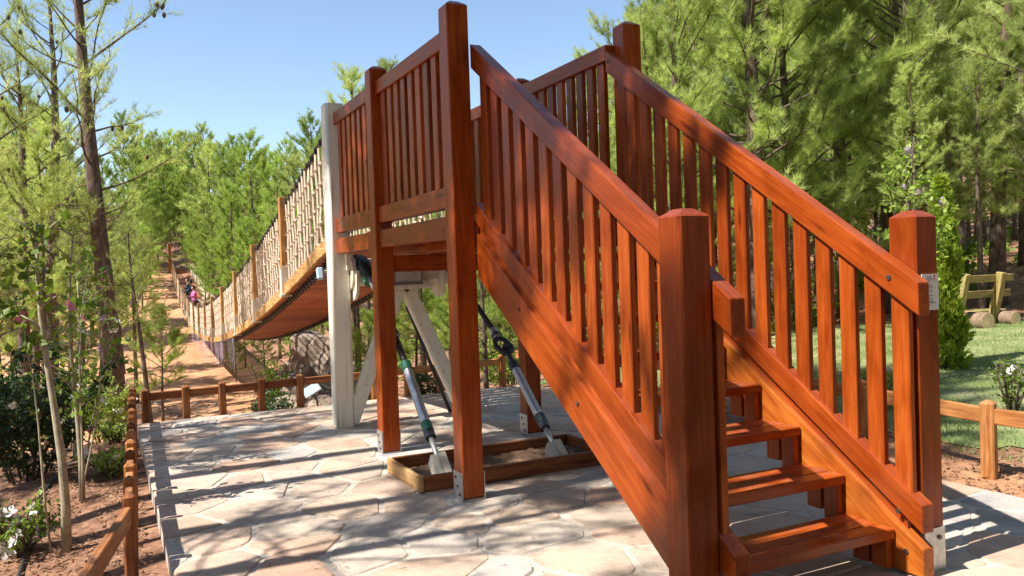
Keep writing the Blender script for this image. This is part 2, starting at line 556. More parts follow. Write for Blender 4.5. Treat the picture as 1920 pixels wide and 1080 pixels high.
# ------------------------------------------------------------------ terrain
def lerp_table(x, tab):
    xs = [a for a, _ in tab]
    return np.interp(x, xs, [b for _, b in tab])
RAV = [(-600, 26), (-200, 20), (-120, 11), (-80, 6.2), (-66, 4.0), (-60, 2.75), (-50, 0.8), (-42, -0.4), (-34, -1.6), (-28, -2.0),
       (-20, -1.75), (-14, -1.3), (-10, -0.85), (-7.5, -0.45), (-5.4, -0.16), (-4.9, -0.08), (5, -0.08), (600, -0.08)]
def sstep(a, b, x):
    u = np.clip((x - a) / (b - a), 0, 1)
    return u * u * (3 - 2 * u)
def height(x, y):
    x, y = np.asarray(x, float), np.asarray(y, float)
    g = lerp_table(x, RAV)
    fade = 1 - 0.8 * sstep(2, 11, y) * (g < 0)
    r = np.interp(y, [-600, -60, -20, -6, -2.3, -1.9, 3.1, 3.3, 4, 14, 34, 80, 200, 600],
                  [12, 6, 0.2, -0.35, -0.12, -0.04, -0.02, 0.045, 0.06, 0.42, 3.9, 12, 26, 40])
    bumpy = 0.05 * np.sin(x * 1.7 + y * 0.9) * np.sin(y * 1.3 - x * 0.6) + 0.03 * np.sin(3.1 * x - 2.2 * y)
    off = np.where((x > -5.3) & (x < 6) & (y > -2.3) & (y < 14), 0.12, 1.0)
    far = np.clip((np.hypot(x, y) - 15) / 40, 0, 3)
    bumpy = bumpy * off + far * 0.35 * np.sin(x * 0.21 + 1) * np.sin(y * 0.17 + x * 0.05)
    return g * fade + r + bumpy
def hz(x, y):
    return float(height(x, y))

def axis(lo, hi, fine_lo, fine_hi, step):
    a = list(np.arange(fine_lo, fine_hi + 1e-6, step))
    s = step
    q = fine_hi
    while q < hi:
        s *= 1.12
        q = min(q + s, hi)
        a.append(q)
    s, q, b = step, fine_lo, []
    while q > lo:
        s *= 1.12
        q = max(q - s, lo)
        b.append(q)
    return np.array(b[::-1] + a)
gx = axis(-600, 400, -20, 6, 0.25)
gy = axis(-400, 600, -8, 16, 0.25)
GX, GY = np.meshgrid(gx, gy, indexing='ij')
GZ = height(GX, GY)
nx, ny = len(gx), len(gy)
verts = np.stack([GX, GY, GZ], -1).reshape(-1, 3)
ii = np.arange(nx - 1)[:, None] * ny + np.arange(ny - 1)[None]
faces = np.stack([ii, ii + ny, ii + ny + 1, ii + 1], -1).reshape(-1, 4)
me = arr_mesh("ground", verts, faces, [M['earth']], smooth=True)
sand_mask = (sstep(-5.2, -7.5, GX) * sstep(-13, -5, GY) * (1 - sstep(1.8, 5, GY)) * (1 - 0.9 * (1 - sstep(-66, -50, GX))) * 0.95
             + 0.55 * sstep(3.0, 3.2, GY) * (1 - sstep(3.7, 4.6, GY)) * sstep(-3, 0, GX))
a = me.attributes.new("sand", 'FLOAT', 'POINT')
a.data.foreach_set("value", sand_mask.reshape(-1).astype(np.float32))
ground = tag(new_obj("ground", me), kind="structure")

# ------------------------------------------------------------------ pavement of flagstones
PX0, PX1, PY0, PY1 = -5.1, 3.7, -1.9, 3.15
rng = np.random.default_rng(11)
mb = MB()
mb.box(((PX0 + PX1) / 2, (PY0 + PY1) / 2, -0.083), (PX1 - PX0, PY1 - PY0, 0.15))
pave = mb.obj("pavement", None, [M['mortar']])
tag(pave, kind="structure")
WM[pave] = Matrix.Identity(4)
sites = []
nxs, nys = 18, 11
for i in range(-1, nxs + 1):
    for j in range(-1, nys + 1):
        sites.append((PX0 + (i + .5 + (0.5 if j % 2 else 0) + rng.uniform(-.40, .40)) * (PX1 - PX0) / nxs,
                      PY0 + (j + .5 + rng.uniform(-.40, .40)) * (PY1 - PY0) / nys))
S = np.array(sites)
def clip(poly, n, d):
    out = []
    for i in range(len(poly)):
        a, b = poly[i], poly[(i + 1) % len(poly)]
        da, db = a @ n - d, b @ n - d
        if da <= 0:
            out.append(a)
        if da * db < 0:
            out.append(a + (b - a) * da / (da - db))
    return out
for k, sk in enumerate(S):
    poly = [np.array(q) for q in ((PX0, PY0), (PX1, PY0), (PX1, PY1), (PX0, PY1))]
    dist = np.linalg.norm(S - sk, axis=1)
    for j in np.argsort(dist)[1:22]:
        n = S[j] - sk
        L = np.linalg.norm(n)
        n = n / L
        poly = clip(poly, n, (sk + S[j]) @ n / 2 - 0.013 - 0.004 * ((j * 7 + k * 7) % 3))
        if len(poly) < 3:
            break
    if len(poly) < 3:
        continue
    P = np.array(poly)
    area = 0.5 * abs(np.sum(P[:, 0] * np.roll(P[:, 1], -1) - P[:, 1] * np.roll(P[:, 0], -1)))
    if area < 0.012:
        continue
    # soften the corners
    Q = []
    for i in range(len(P)):
        a, b, c = P[i - 1], P[i], P[(i + 1) % len(P)]
        f1 = min(0.3, 0.035 / max(np.linalg.norm(a - b), 1e-4))
        f2 = min(0.3, 0.035 / max(np.linalg.norm(c - b), 1e-4))
        Q += [b + (a - b) * f1, b + (c - b) * f2]
    Q = np.array(Q)
    Q = Q + rng.normal(0, 0.004, Q.shape)
    c = Q.mean(0)
    tilt = rng.normal(0, 0.003, 2)
    top = rng.uniform(-0.004, 0.004)
    nq = len(Q)
    vs = []
    for ins, z in ((0, -0.05), (0, -0.010), (0.012, 0.0)):
        for q in Q:
            d = c - q
            q2 = q + d / np.linalg.norm(d) * ins
            zz = z + (top + (q2 - c) @ tilt if z > -0.04 else 0)
            vs.append((q2[0] - c[0], q2[1] - c[1], zz))
    fs = []
    for lay in range(2):
        for i in range(nq):
            i2 = (i + 1) % nq
            fs.append((lay * nq + i, lay * nq + i2, (lay + 1) * nq + i2, (lay + 1) * nq + i))
    fs.append(tuple(2 * nq + i for i in range(nq)))
    me = arr_mesh("flagstone", vs, fs, [M['stone']])
    new_obj("flagstone", me, pave, Matrix.Translation((c[0], c[1], 0)))

# ------------------------------------------------------------------ the wooden staircase and its platform
st = thing("wooden_staircase", "reddish brown stained wooden staircase climbing to a railed platform on tall posts", "staircase", (1.2, 0.8, 0))
s = 0.16
WF = 1.454
W = M['wood']
SL = 0.672
ANG = math.atan(SL)

def post(x, y, h, brack=True, z0=0.02):
    o = beam("post", (x - s / 2, y + s / 2, z0), (x - s / 2, y + s / 2, h), s, s, st, W, 0.008, 0.028)
    if brack:
        mb = MB()
        mb.box((x - s / 2, y - 0.004, 0.10), (s * 0.96, 0.007, 0.20))
        mb.box((x - s / 2, y + s + 0.004, 0.10), (s * 0.96, 0.007, 0.20))
        mb.box((x - s / 2, y + s / 2, 0.006), (s * .9, s + .01, 0.012))
        for zz, xx in ((0.16, -0.03), (0.10, 0.0), (0.045, 0.03)):
            mb.tube([(x - s / 2 + xx, y - 0.007, zz), (x - s / 2 + xx, y - 0.014, zz)], 0.010, 8, 1)
        mb.obj("post_bracket", o, [M['steel'], M['bolt']], origin=(x, y, 0))
    return o
D2 = 1.83
post(0, 0, 3.455)
post(-D2, 0, 3.44)
post(0, WF, 3.465)
post(-D2, WF, 3.44)
post(2.482, 0.0, 1.805)
o = post(2.482, WF, 1.80, brack=False, z0=0.19)
mb = MB()
mb.box((2.482 + .004, WF + s / 2, 0.11), (0.007, s * .96, 0.22))
mb.box((2.482 - s - .004, WF + s / 2, 0.11), (0.007, s * .96, 0.22))
mb.box((2.482 - s / 2, WF + s / 2, 0.006), (s, s, 0.012))
mb.tube([(2.49, WF + .11, 0.17), (2.498, WF + .11, 0.17)], 0.012, 8, 1)
mb.obj("post_bracket", o, [M['steel'], M['bolt']], origin=(2.48, WF, 0))

# platform rails, beams and balusters
def platform_side(y_top, y_mid, x_ranges, near):
    for x0, x1 in x_ranges:
        beam("handrail", (x0, y_top, 3.2625), (x1, y_top, 3.2625), 0.08, 0.125, st, W)
        beam("bottom_rail", (x0, y_mid, 2.137), (x1, y_mid, 2.137), 0.09, 0.148, st, W)
        beam("beam", (x0, y_mid, 1.922), (x1, y_mid, 1.922), 0.10, 0.158, st, W)
        n = int((x1 - x0 - 0.06) / 0.163)
        gap = (x1 - x0 - n * 0.10) / (n + 1)
        for i in range(n):
            xc = x0 + gap + 0.05 + i * (0.10 + gap)
            beam("baluster", (xc, y_top, 2.19), (xc, y_top, 3.22), 0.04, 0.10, st, W, 0.005)
platform_side(0.088, 0.082, ((-D2, -s), (-3.335, -D2 - s)), True)
platform_side(WF - 0.042, WF - 0.045, ((-D2, -0.139), (-3.335, -D2)), False)
# deck of the platform
for i in range(26):
    x = -3.30 + i * 0.127
    beam("deck_plank", (x + .06, 0.15, 1.945), (x + .06, 1.355, 1.945), 0.118, 0.035, st, W, 0.004)
for y in (0.42, 1.08):
    beam("joist", (-3.2, y, 1.855), (-0.06, y, 1.855), 0.09, 0.14, st, W)
beam("beam", (-0.05, 0.165, 1.84), (-0.05, 1.45, 1.84), 0.09, 0.17, st, W)
beam("beam", (-D2 - s / 2, 0.165, 1.70), (-D2 - s / 2, 1.45, 1.70), 0.09, 0.15, st, W)

# flights: bottom rail, stringer, handrail and balusters on both sides
def line(z_end, x_end):
    return lambda x: z_end + SL * (x_end - x)
hr = line(1.456, 2.57)
br = line(0.37, 2.545)
sg = line(0.157, 2.543)
def flight(y0, y1, xh0, xh1, xb1):
    prism("handrail", [(xh0, hr(xh0)), (xh1, hr(xh1)), (xh1, hr(xh1) - .166), (xh0, hr(xh0) - .166)], y0, y1, ANG, st, W)
    prism("bottom_rail", [(0.003, br(0.003)), (xb1, br(xb1)), (xb1, br(xb1) - .142), (0.003, br(0.003) - .142)], y0, y1, ANG, st, W)
    x0, x1 = 0.003, 2.545
    th = 0.30
    xg = 2.543 - (th + 0.012 - 0.157) / SL
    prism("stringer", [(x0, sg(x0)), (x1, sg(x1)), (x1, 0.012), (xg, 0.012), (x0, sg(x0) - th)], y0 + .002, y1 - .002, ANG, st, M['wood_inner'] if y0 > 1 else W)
    yc = (y0 + y1) / 2
    prism("gap_shade_filler", [(0.01, br(0.01) - .13), (2.44, br(2.44) - .13), (2.44, sg(2.44) - .02), (0.01, sg(0.01) - .02)], yc - .012, yc + .012, ANG, st, W, 0)  # added strip closing the gap below the rail, standing in for its shade
    for k in range(15):
        x = 0.095 + 0.163 * k + 0.05
        beam("baluster", (x, yc, br(x) - 0.05), (x, yc, hr(x) - 0.12), 0.038, 0.10, st, W, 0.005)
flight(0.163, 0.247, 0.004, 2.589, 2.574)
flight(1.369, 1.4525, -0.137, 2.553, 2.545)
for x, z, y, d in ((1.313, 0.84, 0.163, -1), (2.39, 1.494, 1.368, -1), (-0.106, 3.182, 1.368, -1), (2.41, 0.374 - .06, 1.368, -1), (0.62, 1.35, 0.163, -1), (2.45, 0.12, 1.37, -1)):
    cyl("bolt", (x, y + .002, z), (x, y - .005, z), 0.013, st, M['bolt'], 10)

# treads of three planks on cleats
for k in range(8):
    xf, zt = 2.392 - 0.308 * k, 0.221 + 0.212 * k
    tr = new_obj("tread", None, st, Matrix.Translation((xf, 0.8, zt)))
    for j in range(3):
        beam("plank", (xf - 0.052 - j * 0.108, 0.25, zt - 0.027), (xf - 0.052 - j * 0.108, 1.366, zt - 0.027), 0.1, 0.054, tr, W, 0.006)
    for y in (0.272, 1.344):
        for xa, xb, dz in ((xf - .115, xf - .02, .20), (xf - .235, xf - .135, .16)):
            zb = max(0.015, zt - .055 - dz)
            beam("cleat", ((xa + xb) / 2, y, zb), ((xa + xb) / 2, y, zt - .055), 0.044, xb - xa, tr, W, 0.004)

# notice sheet on the far newel post
nx0 = 2.482 + 0.003
nt_ = thing("notice_sheet", "small white printed notice fixed to the newel post behind the handrail end", "notice", (nx0, 1.55, 1.41))
mb = MB()
mb.box((nx0, 1.548, 1.413), (0.004, 0.122, 0.182))
mb.obj("sheet", nt_, [M['paper']], origin=(nx0, 1.548, 1.413))
mb = MB()
zz = 1.490
k = 0
while zz > 1.333:
    ln = [0.042, 0.05, 0.03, 0.0, 0.06, 0.07, 0.052, 0.064, 0.03, 0.07, 0.058, 0.066, 0.075, 0.09][k % 14]
    if ln:
        mb.box((nx0 + 0.0024, 1.497 + ln / 2 + (0.02 if k < 3 else 0), zz), (0.001, ln, 0.0032))
    k += 1
    zz -= 0.0105 if zz > 1.37 else 0.006
mb.obj("printed_line", nt_, [M['ink']], origin=(nx0, 1.548, 1.413))
mb = MB()
mb.box((nx0 + 0.0024, 1.578, 1.483), (0.001, 0.006, 0.028))
mb.box((nx0 + 0.0024, 1.578, 1.495), (0.001, 0.014, 0.006))
mb.obj("printed_emblem", nt_, [M['ink_red']], origin=(nx0, 1.548, 1.413))

# ------------------------------------------------------------------ anchor frame on the pavement
fr = thing("timber_kerb_frame", "low rectangular timber frame on the paving round the two cable anchors", "planter frame", (-0.78, 0.65, 0))
FX0, FX1, FY0, FY1 = -1.17, -0.40, -0.16, 1.50
beam("board", (FX0, FY0, .06), (FX1, FY0, .06), 0.035, 0.115, fr, M['post_wood'])
beam("board", (FX0, FY1, .06), (FX1, FY1, .06), 0.035, 0.115, fr, M['fence_dark'])
beam("board", (FX1 - .018, FY0 + .02, .059), (FX1 - .018, FY1 - .02, .059), 0.036, 0.118, fr, M['fence_dark'])
beam("board", (FX0 + .018, FY0 + .02, .059), (FX0 + .018, FY1 - .02, .059), 0.036, 0.118, fr, M['fence_dark'])
nbx, nby = 24, 50
nr = np.random.default_rng(3)
bxs, bys = np.linspace(FX0 + .02, FX1 - .02, nbx), np.linspace(FY0 + .01, FY1 - .01, nby)
bvs = [(a_, b_, .022 + .016 * math.sin(a_ * 9 + b_ * 5) * math.sin(b_ * 7) + nr.normal(0, .007)) for a_ in bxs for b_ in bys]
bfs = [(i * nby + j, (i + 1) * nby + j, (i + 1) * nby + j + 1, i * nby + j + 1) for i in range(nbx - 1) for j in range(nby - 1)]
new_obj("soil_bed", arr_mesh("soil_bed", bvs, bfs, [M['soilbed']]), fr)

# ------------------------------------------------------------------ suspension bridge
bz = lambda x: min(1.96, -0.40 + 0.0035 * (x + 29.7) ** 2)
yl = lambda x: 0.06 + 0.04 * (-3.34 - x)
yr = lambda x: yl(x) + 1.42 - 0.003 * (-3.34 - x)
sb = thing("suspension_bridge", "long sagging plank suspension bridge with rope net sides and cream steel towers", "bridge", (-3.4, 0.7, 0))
CR = M['cream']

def rounded_post(x0, x1, y0, y1, z0, z1, rad=0.03, mt=None):
    bm = bmesh.new()
    bmesh.ops.create_cube(bm, size=1)
    for vv in bm.verts:
        vv.co = Vector(((x0 + x1) / 2 + vv.co.x * (x1 - x0), (y0 + y1) / 2 + vv.co.y * (y1 - y0), (z0 + z1) / 2 + vv.co.z * (z1 - z0)))
    ed = [e for e in bm.edges if abs(e.verts[0].co.z - e.verts[1].co.z) > 0.1]
    bmesh.ops.bevel(bm, geom=ed, offset=rad, segments=4, affect='EDGES', profile=0.5)
    o = Vector(((x0 + x1) / 2, (y0 + y1) / 2, z0))
    bmesh.ops.translate(bm, verts=bm.verts[:], vec=-o)
    bmesh.ops.recalc_face_normals(bm, faces=bm.faces[:])
    me = bpy.data.meshes.new("tower_post")
    bm.to_mesh(me)
    bm.free()
    for f in me.polygons:
        f.use_smooth = abs(f.normal.z) < .5 and f.area < 0.05
    return new_obj("tower_post", me, sb, Matrix.Translation(o), mt or CR)

for y0, y1 in ((-0.03, 0.17), (1.42, 1.62)):
    rounded_post(-3.56, -3.34, y0, y1, 0.0, 3.43)
tp = [o for o in sb.children if o.name.startswith('tower_post')][0]
mb = MB()
mb.box((-3.335, 0.15, 3.33), (0.012, 0.02, 0.11))
mb.box((-3.335, 0.17, 3.16), (0.012, 0.03, 0.05))
mb.obj("bracket", tp, [CR], origin=(-3.33, .15, 3.3))
# crossbeam between the tower posts: a wide round tube with flanges
beam("crossbeam", (-3.42, 0.17, 1.64), (-3.42, 1.42, 1.64), 0.24, 0.30, sb, CR, 0.05)
for y in (0.19, 1.40):
    cyl("flange", (-3.42, y - .02, 1.64), (-3.42, y + .02, 1.64), 0.19, sb, CR, 20)
mb = MB()
mb.box((-3.36, .16, 1.78), (.10, .06, .22))
mb.obj("gusset_plate", sb, [CR], origin=(-3.36, .16, 1.78))
beam("beam", (-3.25, 0.55, 1.47), (-3.25, 1.05, 1.47), 0.12, 0.05, sb, CR)
for (ya, za), (yb, zb) in (((0.13, 0.03), (0.73, 1.49)), ((1.44, 0.03), (0.80, 1.49))):
    beam("brace", (-3.40, ya, za), (-3.40, yb, zb), 0.16, 0.10, sb, CR, 0.02, up=(1, 0, 0))
for y, z in ((0.95, 1.62), (0.78, 1.43)):
    cyl("bolt", (-3.30, y, z), (-3.285, y, z), 0.022, sb, M['bolt'], 10)
cyl("hold_down_rod", (-3.62, 1.36, 0.0), (-3.9, 0.98, 1.24), 0.022, sb, M['black'], 8)

# saddles, anchor cables, turnbuckles
def anchor(base, mid, top, sad_y, loop=True):
    B, Mi, T = Vector(base), Vector(mid), Vector(top)
    d1 = (Mi - B).normalized()
    L1 = (Mi - B).length
    d2 = (T - Mi).normalized()
    an = new_obj("anchor_cable", None, sb, Matrix.Translation(B))
    at_ = lambda u: B + d1 * (L1 * u)
    # pale mortar block round the fork
    side = Vector((0, 1, 0))
    mb = MB()
    nrm = d1.cross(side).normalized()
    m3 = Matrix((d1, side, nrm)).transposed()
    mb.box(B + side * 0.035 - Vector((0, 0, .035)), (0.22, 0.055, 0.12), 0, m3)
    mb.box(B - side * 0.030 - Vector((0, 0, .035)), (0.20, 0.06, 0.10), 0, m3)
    mb.obj("anchor_block", an, [M['white_plaster']], origin=B)
    tube("fork_rod", [at_(-.02), at_(.22)], 0.021, an, M['steel'], 10)
    cyl("nut", at_(0.20), at_(0.255), 0.047, an, M['dark_steel'], 6)
    cyl("collar", at_(0.25), at_(0.32), 0.045, an, M['green_paint'] if not loop else M['dark_green'], 14)
    cyl("sleeve", at_(0.31), at_(0.80), 0.040, an, M['steel'], 14)
    cyl("collar", at_(0.79), at_(0.86), 0.047, an, M['green_paint'] if not loop else M['dark_green'], 14)
    tube("clevis_rod", [at_(0.85), at_(1.0)], 0.028, an, M['dark_steel'], 10)
    # teardrop eye where the cable loops back
    a, b = d2, Vector((0, 1, 0))
    b = (b - a * b.dot(a)).normalized()
    path = []
    if not loop:
        cyl("fork", Mi - d1 * .12, Mi + d2 * .20, .03, an, M['dark_steel'], 10)
    for i in range(25 if loop else 0):
        th = 2 * math.pi * i / 24
        path.append(Mi + a * (0.10 - 0.13 * math.cos(th)) + b * (0.085 * math.sin(th) * (1 - 0.35 * (1 - math.cos(th)) / 2)))
    if loop:
        tube("eye_loop", path, 0.024, an, M['black'], 8)
        cyl("pin", Mi - nrm * .06 + d2 * .03, Mi + nrm * .06 + d2 * .03, 0.035, an, M['dark_steel'], 12)
    cyl("socket", Mi + d2 * 0.22, Mi + d2 * 0.37, 0.040, an, M['steel'], 12, 0.046)
    tube("ferrule", [Mi + d2 * 0.25, Mi + d2 * 0.29], 0.049, an, M['dark_steel'], 12)
    cb = tube("cable", [Mi + d2 * 0.36, T], 0.026, an, M['black'] if loop else M['cable'], 8)
    # saddle
    sd_ = new_obj("cable_saddle", None, sb, Matrix.Translation(T))
    mb = MB()
    pts = [T + Vector((0.02, 0, -.03)), T + Vector((-0.13, 0, 0.09)), T + Vector((-0.27, 0, 0.15)), T + Vector((-0.45, 0, 0.17))]
    mb.tube(pts, [0.06, 0.075, 0.08, 0.075], 10)
    mb.obj("cable_cover", sd_, [M['dark_green']], True, T)
    mb = MB()
    mb.tube([T + Vector((0.04, 0, -.07)), T + Vector((-.02, 0, -.02))], [0.06, 0.07], 10)
    mb.obj("clamp", sd_, [M['green_paint']], False, T)
    # plate: half round cheek of the saddle
    mb = MB()
    prof = [(-0.50, 0.06), (-0.08, 0.06), (-0.10, -0.12)] + [(-0.29 + 0.19 * math.cos(q), -0.12 - 0.14 * math.sin(q)) for q in np.linspace(0.1, math.pi, 9)]
    yy0 = T.y - 0.105
    vs = [(T.x + a_, yy0, T.z + b_) for a_, b_ in prof] + [(T.x + a_, yy0 + .03, T.z + b_) for a_, b_ in prof]
    n = len(prof)
    mb.add(vs, [tuple(range(n)), tuple(range(2 * n - 1, n - 1, -1))] + [(i, n + i, n + (i + 1) % n, (i + 1) % n) for i in range(n)])
    mb.obj("cheek_plate", sd_, [CR], False, T)
anchor((-0.68, 0.09, 0.13), (-1.79, 0.18, 0.93), (-3.10, 0.30, 1.60), 0.3, False)
anchor((-0.60, 1.08, 0.12), (-1.62, 1.15, 0.86), (-3.06, 1.26, 1.60), 1.26, True)

# deck planks (one by one), edge boards, underside chains
x = -3.62
xs = []
while x > -58.8:
    sl = 0.007 * (x + 29.7)
    xs.append(x)
    x -= 0.205 / math.sqrt(1 + sl * sl)
for x in xs:
    ya, yb = yl(x) - 0.02, yr(x) + 0.02
    wd = yb - ya
    p0, p1 = Vector((x, ya, bz(x) - .025)), Vector((x, yb, bz(x) - .025))
    slope = 0.007 * (x + 29.7)
    up = Vector((-slope, 0, 1)).normalized()
    beam("deck_plank", p0, p1, 0.182, 0.04, sb, M['deck'], 0, 0, up)
    o_ = sb.children
nb = 0
PXS = [-6.87 - 3.55 * k for k in range(15)]
stations = [-3.56] + PXS + [-59.0]
for side, yf, sgn in (("l", yl, -1), ("r", yr, 1)):
    for i in range(len(stations) - 1):
        xa, xb = stations[i], stations[i + 1]
        mb = MB()
        steps = 5
        pts = [Vector((xa + (xb - xa) * u / steps, 0, 0)) for u in range(steps + 1)]
        for u in range(steps):
            a_, b_ = pts[u].x, pts[u + 1].x
            p0, p1 = Vector((a_, yf(a_) + sgn * .035, bz(a_) + .02)), Vector((b_, yf(b_) + sgn * .035, bz(b_) + .02))
            vs = []
            for q in (p0, p1):
                for dy in (-.022, .022):
                    for dz in (-.08, .07):
                        vs.append(q + Vector((0, dy, dz)))
            mb.add(vs, [(0, 1, 3, 2), (4, 6, 7, 5), (0, 4, 5, 1), (2, 3, 7, 6), (0, 2, 6, 4), (1, 5, 7, 3)])
        mb.obj("side_board", sb, [M['post_wood']], origin=(xa, yf(xa), bz(xa)))
    # chain like clamps and cable under the edge
    mb = MB()
    path = [(x, yf(x) - sgn * .10, bz(x) - .085) for x in np.linspace(-3.6, -59, 60)]
    mb.tube(path, 0.022, 5)
    for x in np.arange(-3.7, -34, -0.205):
        mb.box((x, yf(x) - sgn * .10, bz(x) - .075), (0.06, 0.09, 0.06))
    mb.obj("edge_cable", sb, [M['dark_steel']], origin=(-3.6, yf(-3.6), bz(-3.6)))
    # top cable of the railing
    HT = lambda x: 1.14 - 0.17 * min(1, max(0, (-x - 18) / 12))
    path = [(x, yf(x), bz(x) + HT(x) + 0.10 - 0.02 * math.cos(x)) for x in np.linspace(-3.5, -59, 90)]
    mb = MB()
    mb.tube(path, 0.022, 6)
    for x in np.arange(-3.8, -30, -0.28):
        mb.box((x, yf(x), bz(x) + HT(x) + .085), (0.05, 0.06, 0.07))
    mb.obj("rail_cable", sb, [M['dark_steel']], origin=(-3.6, yf(-3.6), bz(-3.6)))
    # posts with white steel shoes
    for k, x in enumerate(PXS):
        b = bz(x)
        y = yf(x) + sgn * 0.03
        o = beam("rail_post", (x, y, b + 0.30), (x, y, b + HT(x) + 0.22), 0.10, 0.12, sb, M['post_wood'], 0.006)
        mb = MB()
        mb.box((x - .062, y, b + .16), (.012, .12, .42))
        mb.box((x + .062, y, b + .16), (.012, .12, .42))
        mb.box((x, y + sgn * .055, b + .14), (.10, .012, .36))
        mb.box((x, y, b - .06), (.18, .16, .03))
        mb.obj("shoe", o, [CR], origin=(x, y, b))
    # rope net, one piece per bay
    for i in range(len(stations) - 1):
        xa, xb = stations[i], stations[i + 1]
        mb = MB()
        near = i < 5
        nv = 15
        rr_ = random.Random(i * 3 + (1 if sgn > 0 else 0))
        hs = (0.14, 0.36, 0.58, 0.80, 1.02)
        hs_ = lambda q: tuple(h * HT(q) / 1.14 for h in hs)
        knots = {}
        for j in range(1, nv):
            xx = xa + (xb - xa) * j / nv + rr_.uniform(-.02, .02)
            path = []
            for hh in (0.02,) + hs_(xx) + (HT(xx) + .08,):
                path.append((xx + rr_.uniform(-.022, .022), yf(xx) + rr_.uniform(-.012, .012), bz(xx) + hh + rr_.uniform(-.015, .015)))
            mb.tube(path, 0.0165 if near else 0.018, 4)
            for h_i, q in enumerate(path[1:-1]):
                knots.setdefault(h_i, []).append(q)
        for h_i, hh in enumerate(hs):
            row = [(xa, yf(xa), bz(xa) + hs_(xa)[h_i])] + knots[h_i] + [(xb, yf(xb), bz(xb) + hs_(xb)[h_i])]
            fine = []
            for q0, q1 in zip(row, row[1:]):
                fine.append(q0)
                fine.append(((q0[0] + q1[0]) / 2, (q0[1] + q1[1]) / 2, (q0[2] + q1[2]) / 2 - 0.022))
            fine.append(row[-1])
            mb.tube(fine, 0.0145 if near else 0.017, 4)
            if i < 7:
                for q in knots[h_i]:
                    mb.tube([(q[0] - .028, q[1], q[2] - .012), (q[0] + .028, q[1], q[2] + .012)], 0.029, 5)
        mb.obj("rope_net", sb, [M['rope']], origin=(xa, yf(xa), bz(xa)))
    # ribbons hanging from the low edge
    if sgn < 0:
        tris = []
        rr_ = random.Random(5)
        for j in range(170):
            xx = rr_.uniform(-34, -14.5)
            yy = yf(xx) - .05
            z0 = bz(xx) - .08
            Lr = rr_.uniform(.25, .75)
            dx = rr_.uniform(-.06, .06)
            wr = rr_.uniform(.006, .018)
            a_, b_, c_, d_ = (xx - wr, yy, z0), (xx + wr, yy, z0), (xx + wr + dx, yy + .02, z0 - Lr), (xx - wr + dx, yy + .02, z0 - Lr)
            tris += [(a_, b_, c_), (a_, c_, d_)]
        o = new_obj("ribbon", tri_mesh("ribbon", np.array(tris), [M['rope_purple']]), sb)
        o["kind"] = "stuff"
# far tower and approach
for y in (yl(-59) - .12, yr(-59) + .12):
    rounded_post(-59.25, -58.95, y - .12, y + .12, 0.5, 4.5, 0.03, M['fence'])
beam("crossbeam", (-59.1, yl(-59), 2.6), (-59.1, yr(-59), 2.3), .2, .2, sb, M['fence'])
for y in (yl(-59) - .1, yr(-59) + .1):
    for dz in (3.2, 3.6, 4.0, 4.25):
        beam("handrail", (-59.3, y, dz), (-61.4, y, dz), .06, .08, sb, M['fence'])

# flood lamp with grey frame on the crossbeam, lamp on the bridge edge
fl = thing("flood_lamp", "grey framed flood lamp hung under the platform on the cream crossbeam", "lamp", (-3.25, .8, 1.62))
beam("lamp_housing", (-3.26, .60, 1.62), (-3.26, 0.95, 1.62), 0.05, 0.26, fl, M['panel_grey'], 0.008)
mb = MB()
mb.box((-3.229, .775, 1.625), (0.012, 0.29, 0.19))
mb.obj("lamp_glass", fl, [M['panel_glass']], origin=(-3.23, .775, 1.62))
bl = thing("edge_lamp", "small pale blue lamp clamped below the bridge edge behind the cream tower post", "lamp", (-3.86, .0, 1.6))
beam("lamp_body", (-3.84, -.03, 1.58), (-3.88, -.03, 1.71), 0.07, 0.06, bl, M['blue_white'], 0.012)
beam("lamp_arm", (-3.86, .01, 1.66), (-3.86, .12, 1.70), 0.025, 0.025, bl, M['steel'], 0.004)

# ------------------------------------------------------------------ fences
def fence_post(x, y, z0, z1, parent, mat, wd=0.10, yaw=0.0):
    mw = Matrix.Translation((x, y, z0)) @ Matrix.Rotation(yaw, 4, 'Z') @ Matrix.Rotation(-math.pi / 2, 4, 'Y')
    return new_obj("post", box_mesh(z1 - z0, wd, wd, 0.012, 0.015, mat), parent, mw)

f1 = thing("low_fence", "low red brown post and rail fence along the ravine end of the paving", "fence", (-5.2, .5, 0))
ys = [-1.80, -1.36, -0.95, -0.49, -0.02, 0.46, 0.94, 1.40, 1.86, 2.33, 2.80]
for y in ys:
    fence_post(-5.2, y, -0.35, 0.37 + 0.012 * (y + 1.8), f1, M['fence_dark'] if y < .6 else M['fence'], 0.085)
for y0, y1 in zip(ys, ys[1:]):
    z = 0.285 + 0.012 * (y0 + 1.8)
    beam("rail", (-5.2, y0 + .044, z), (-5.2, y1 - .044, z + .005), 0.045, 0.09, f1, M['fence_dark'] if y0 < .4 else M['fence'])

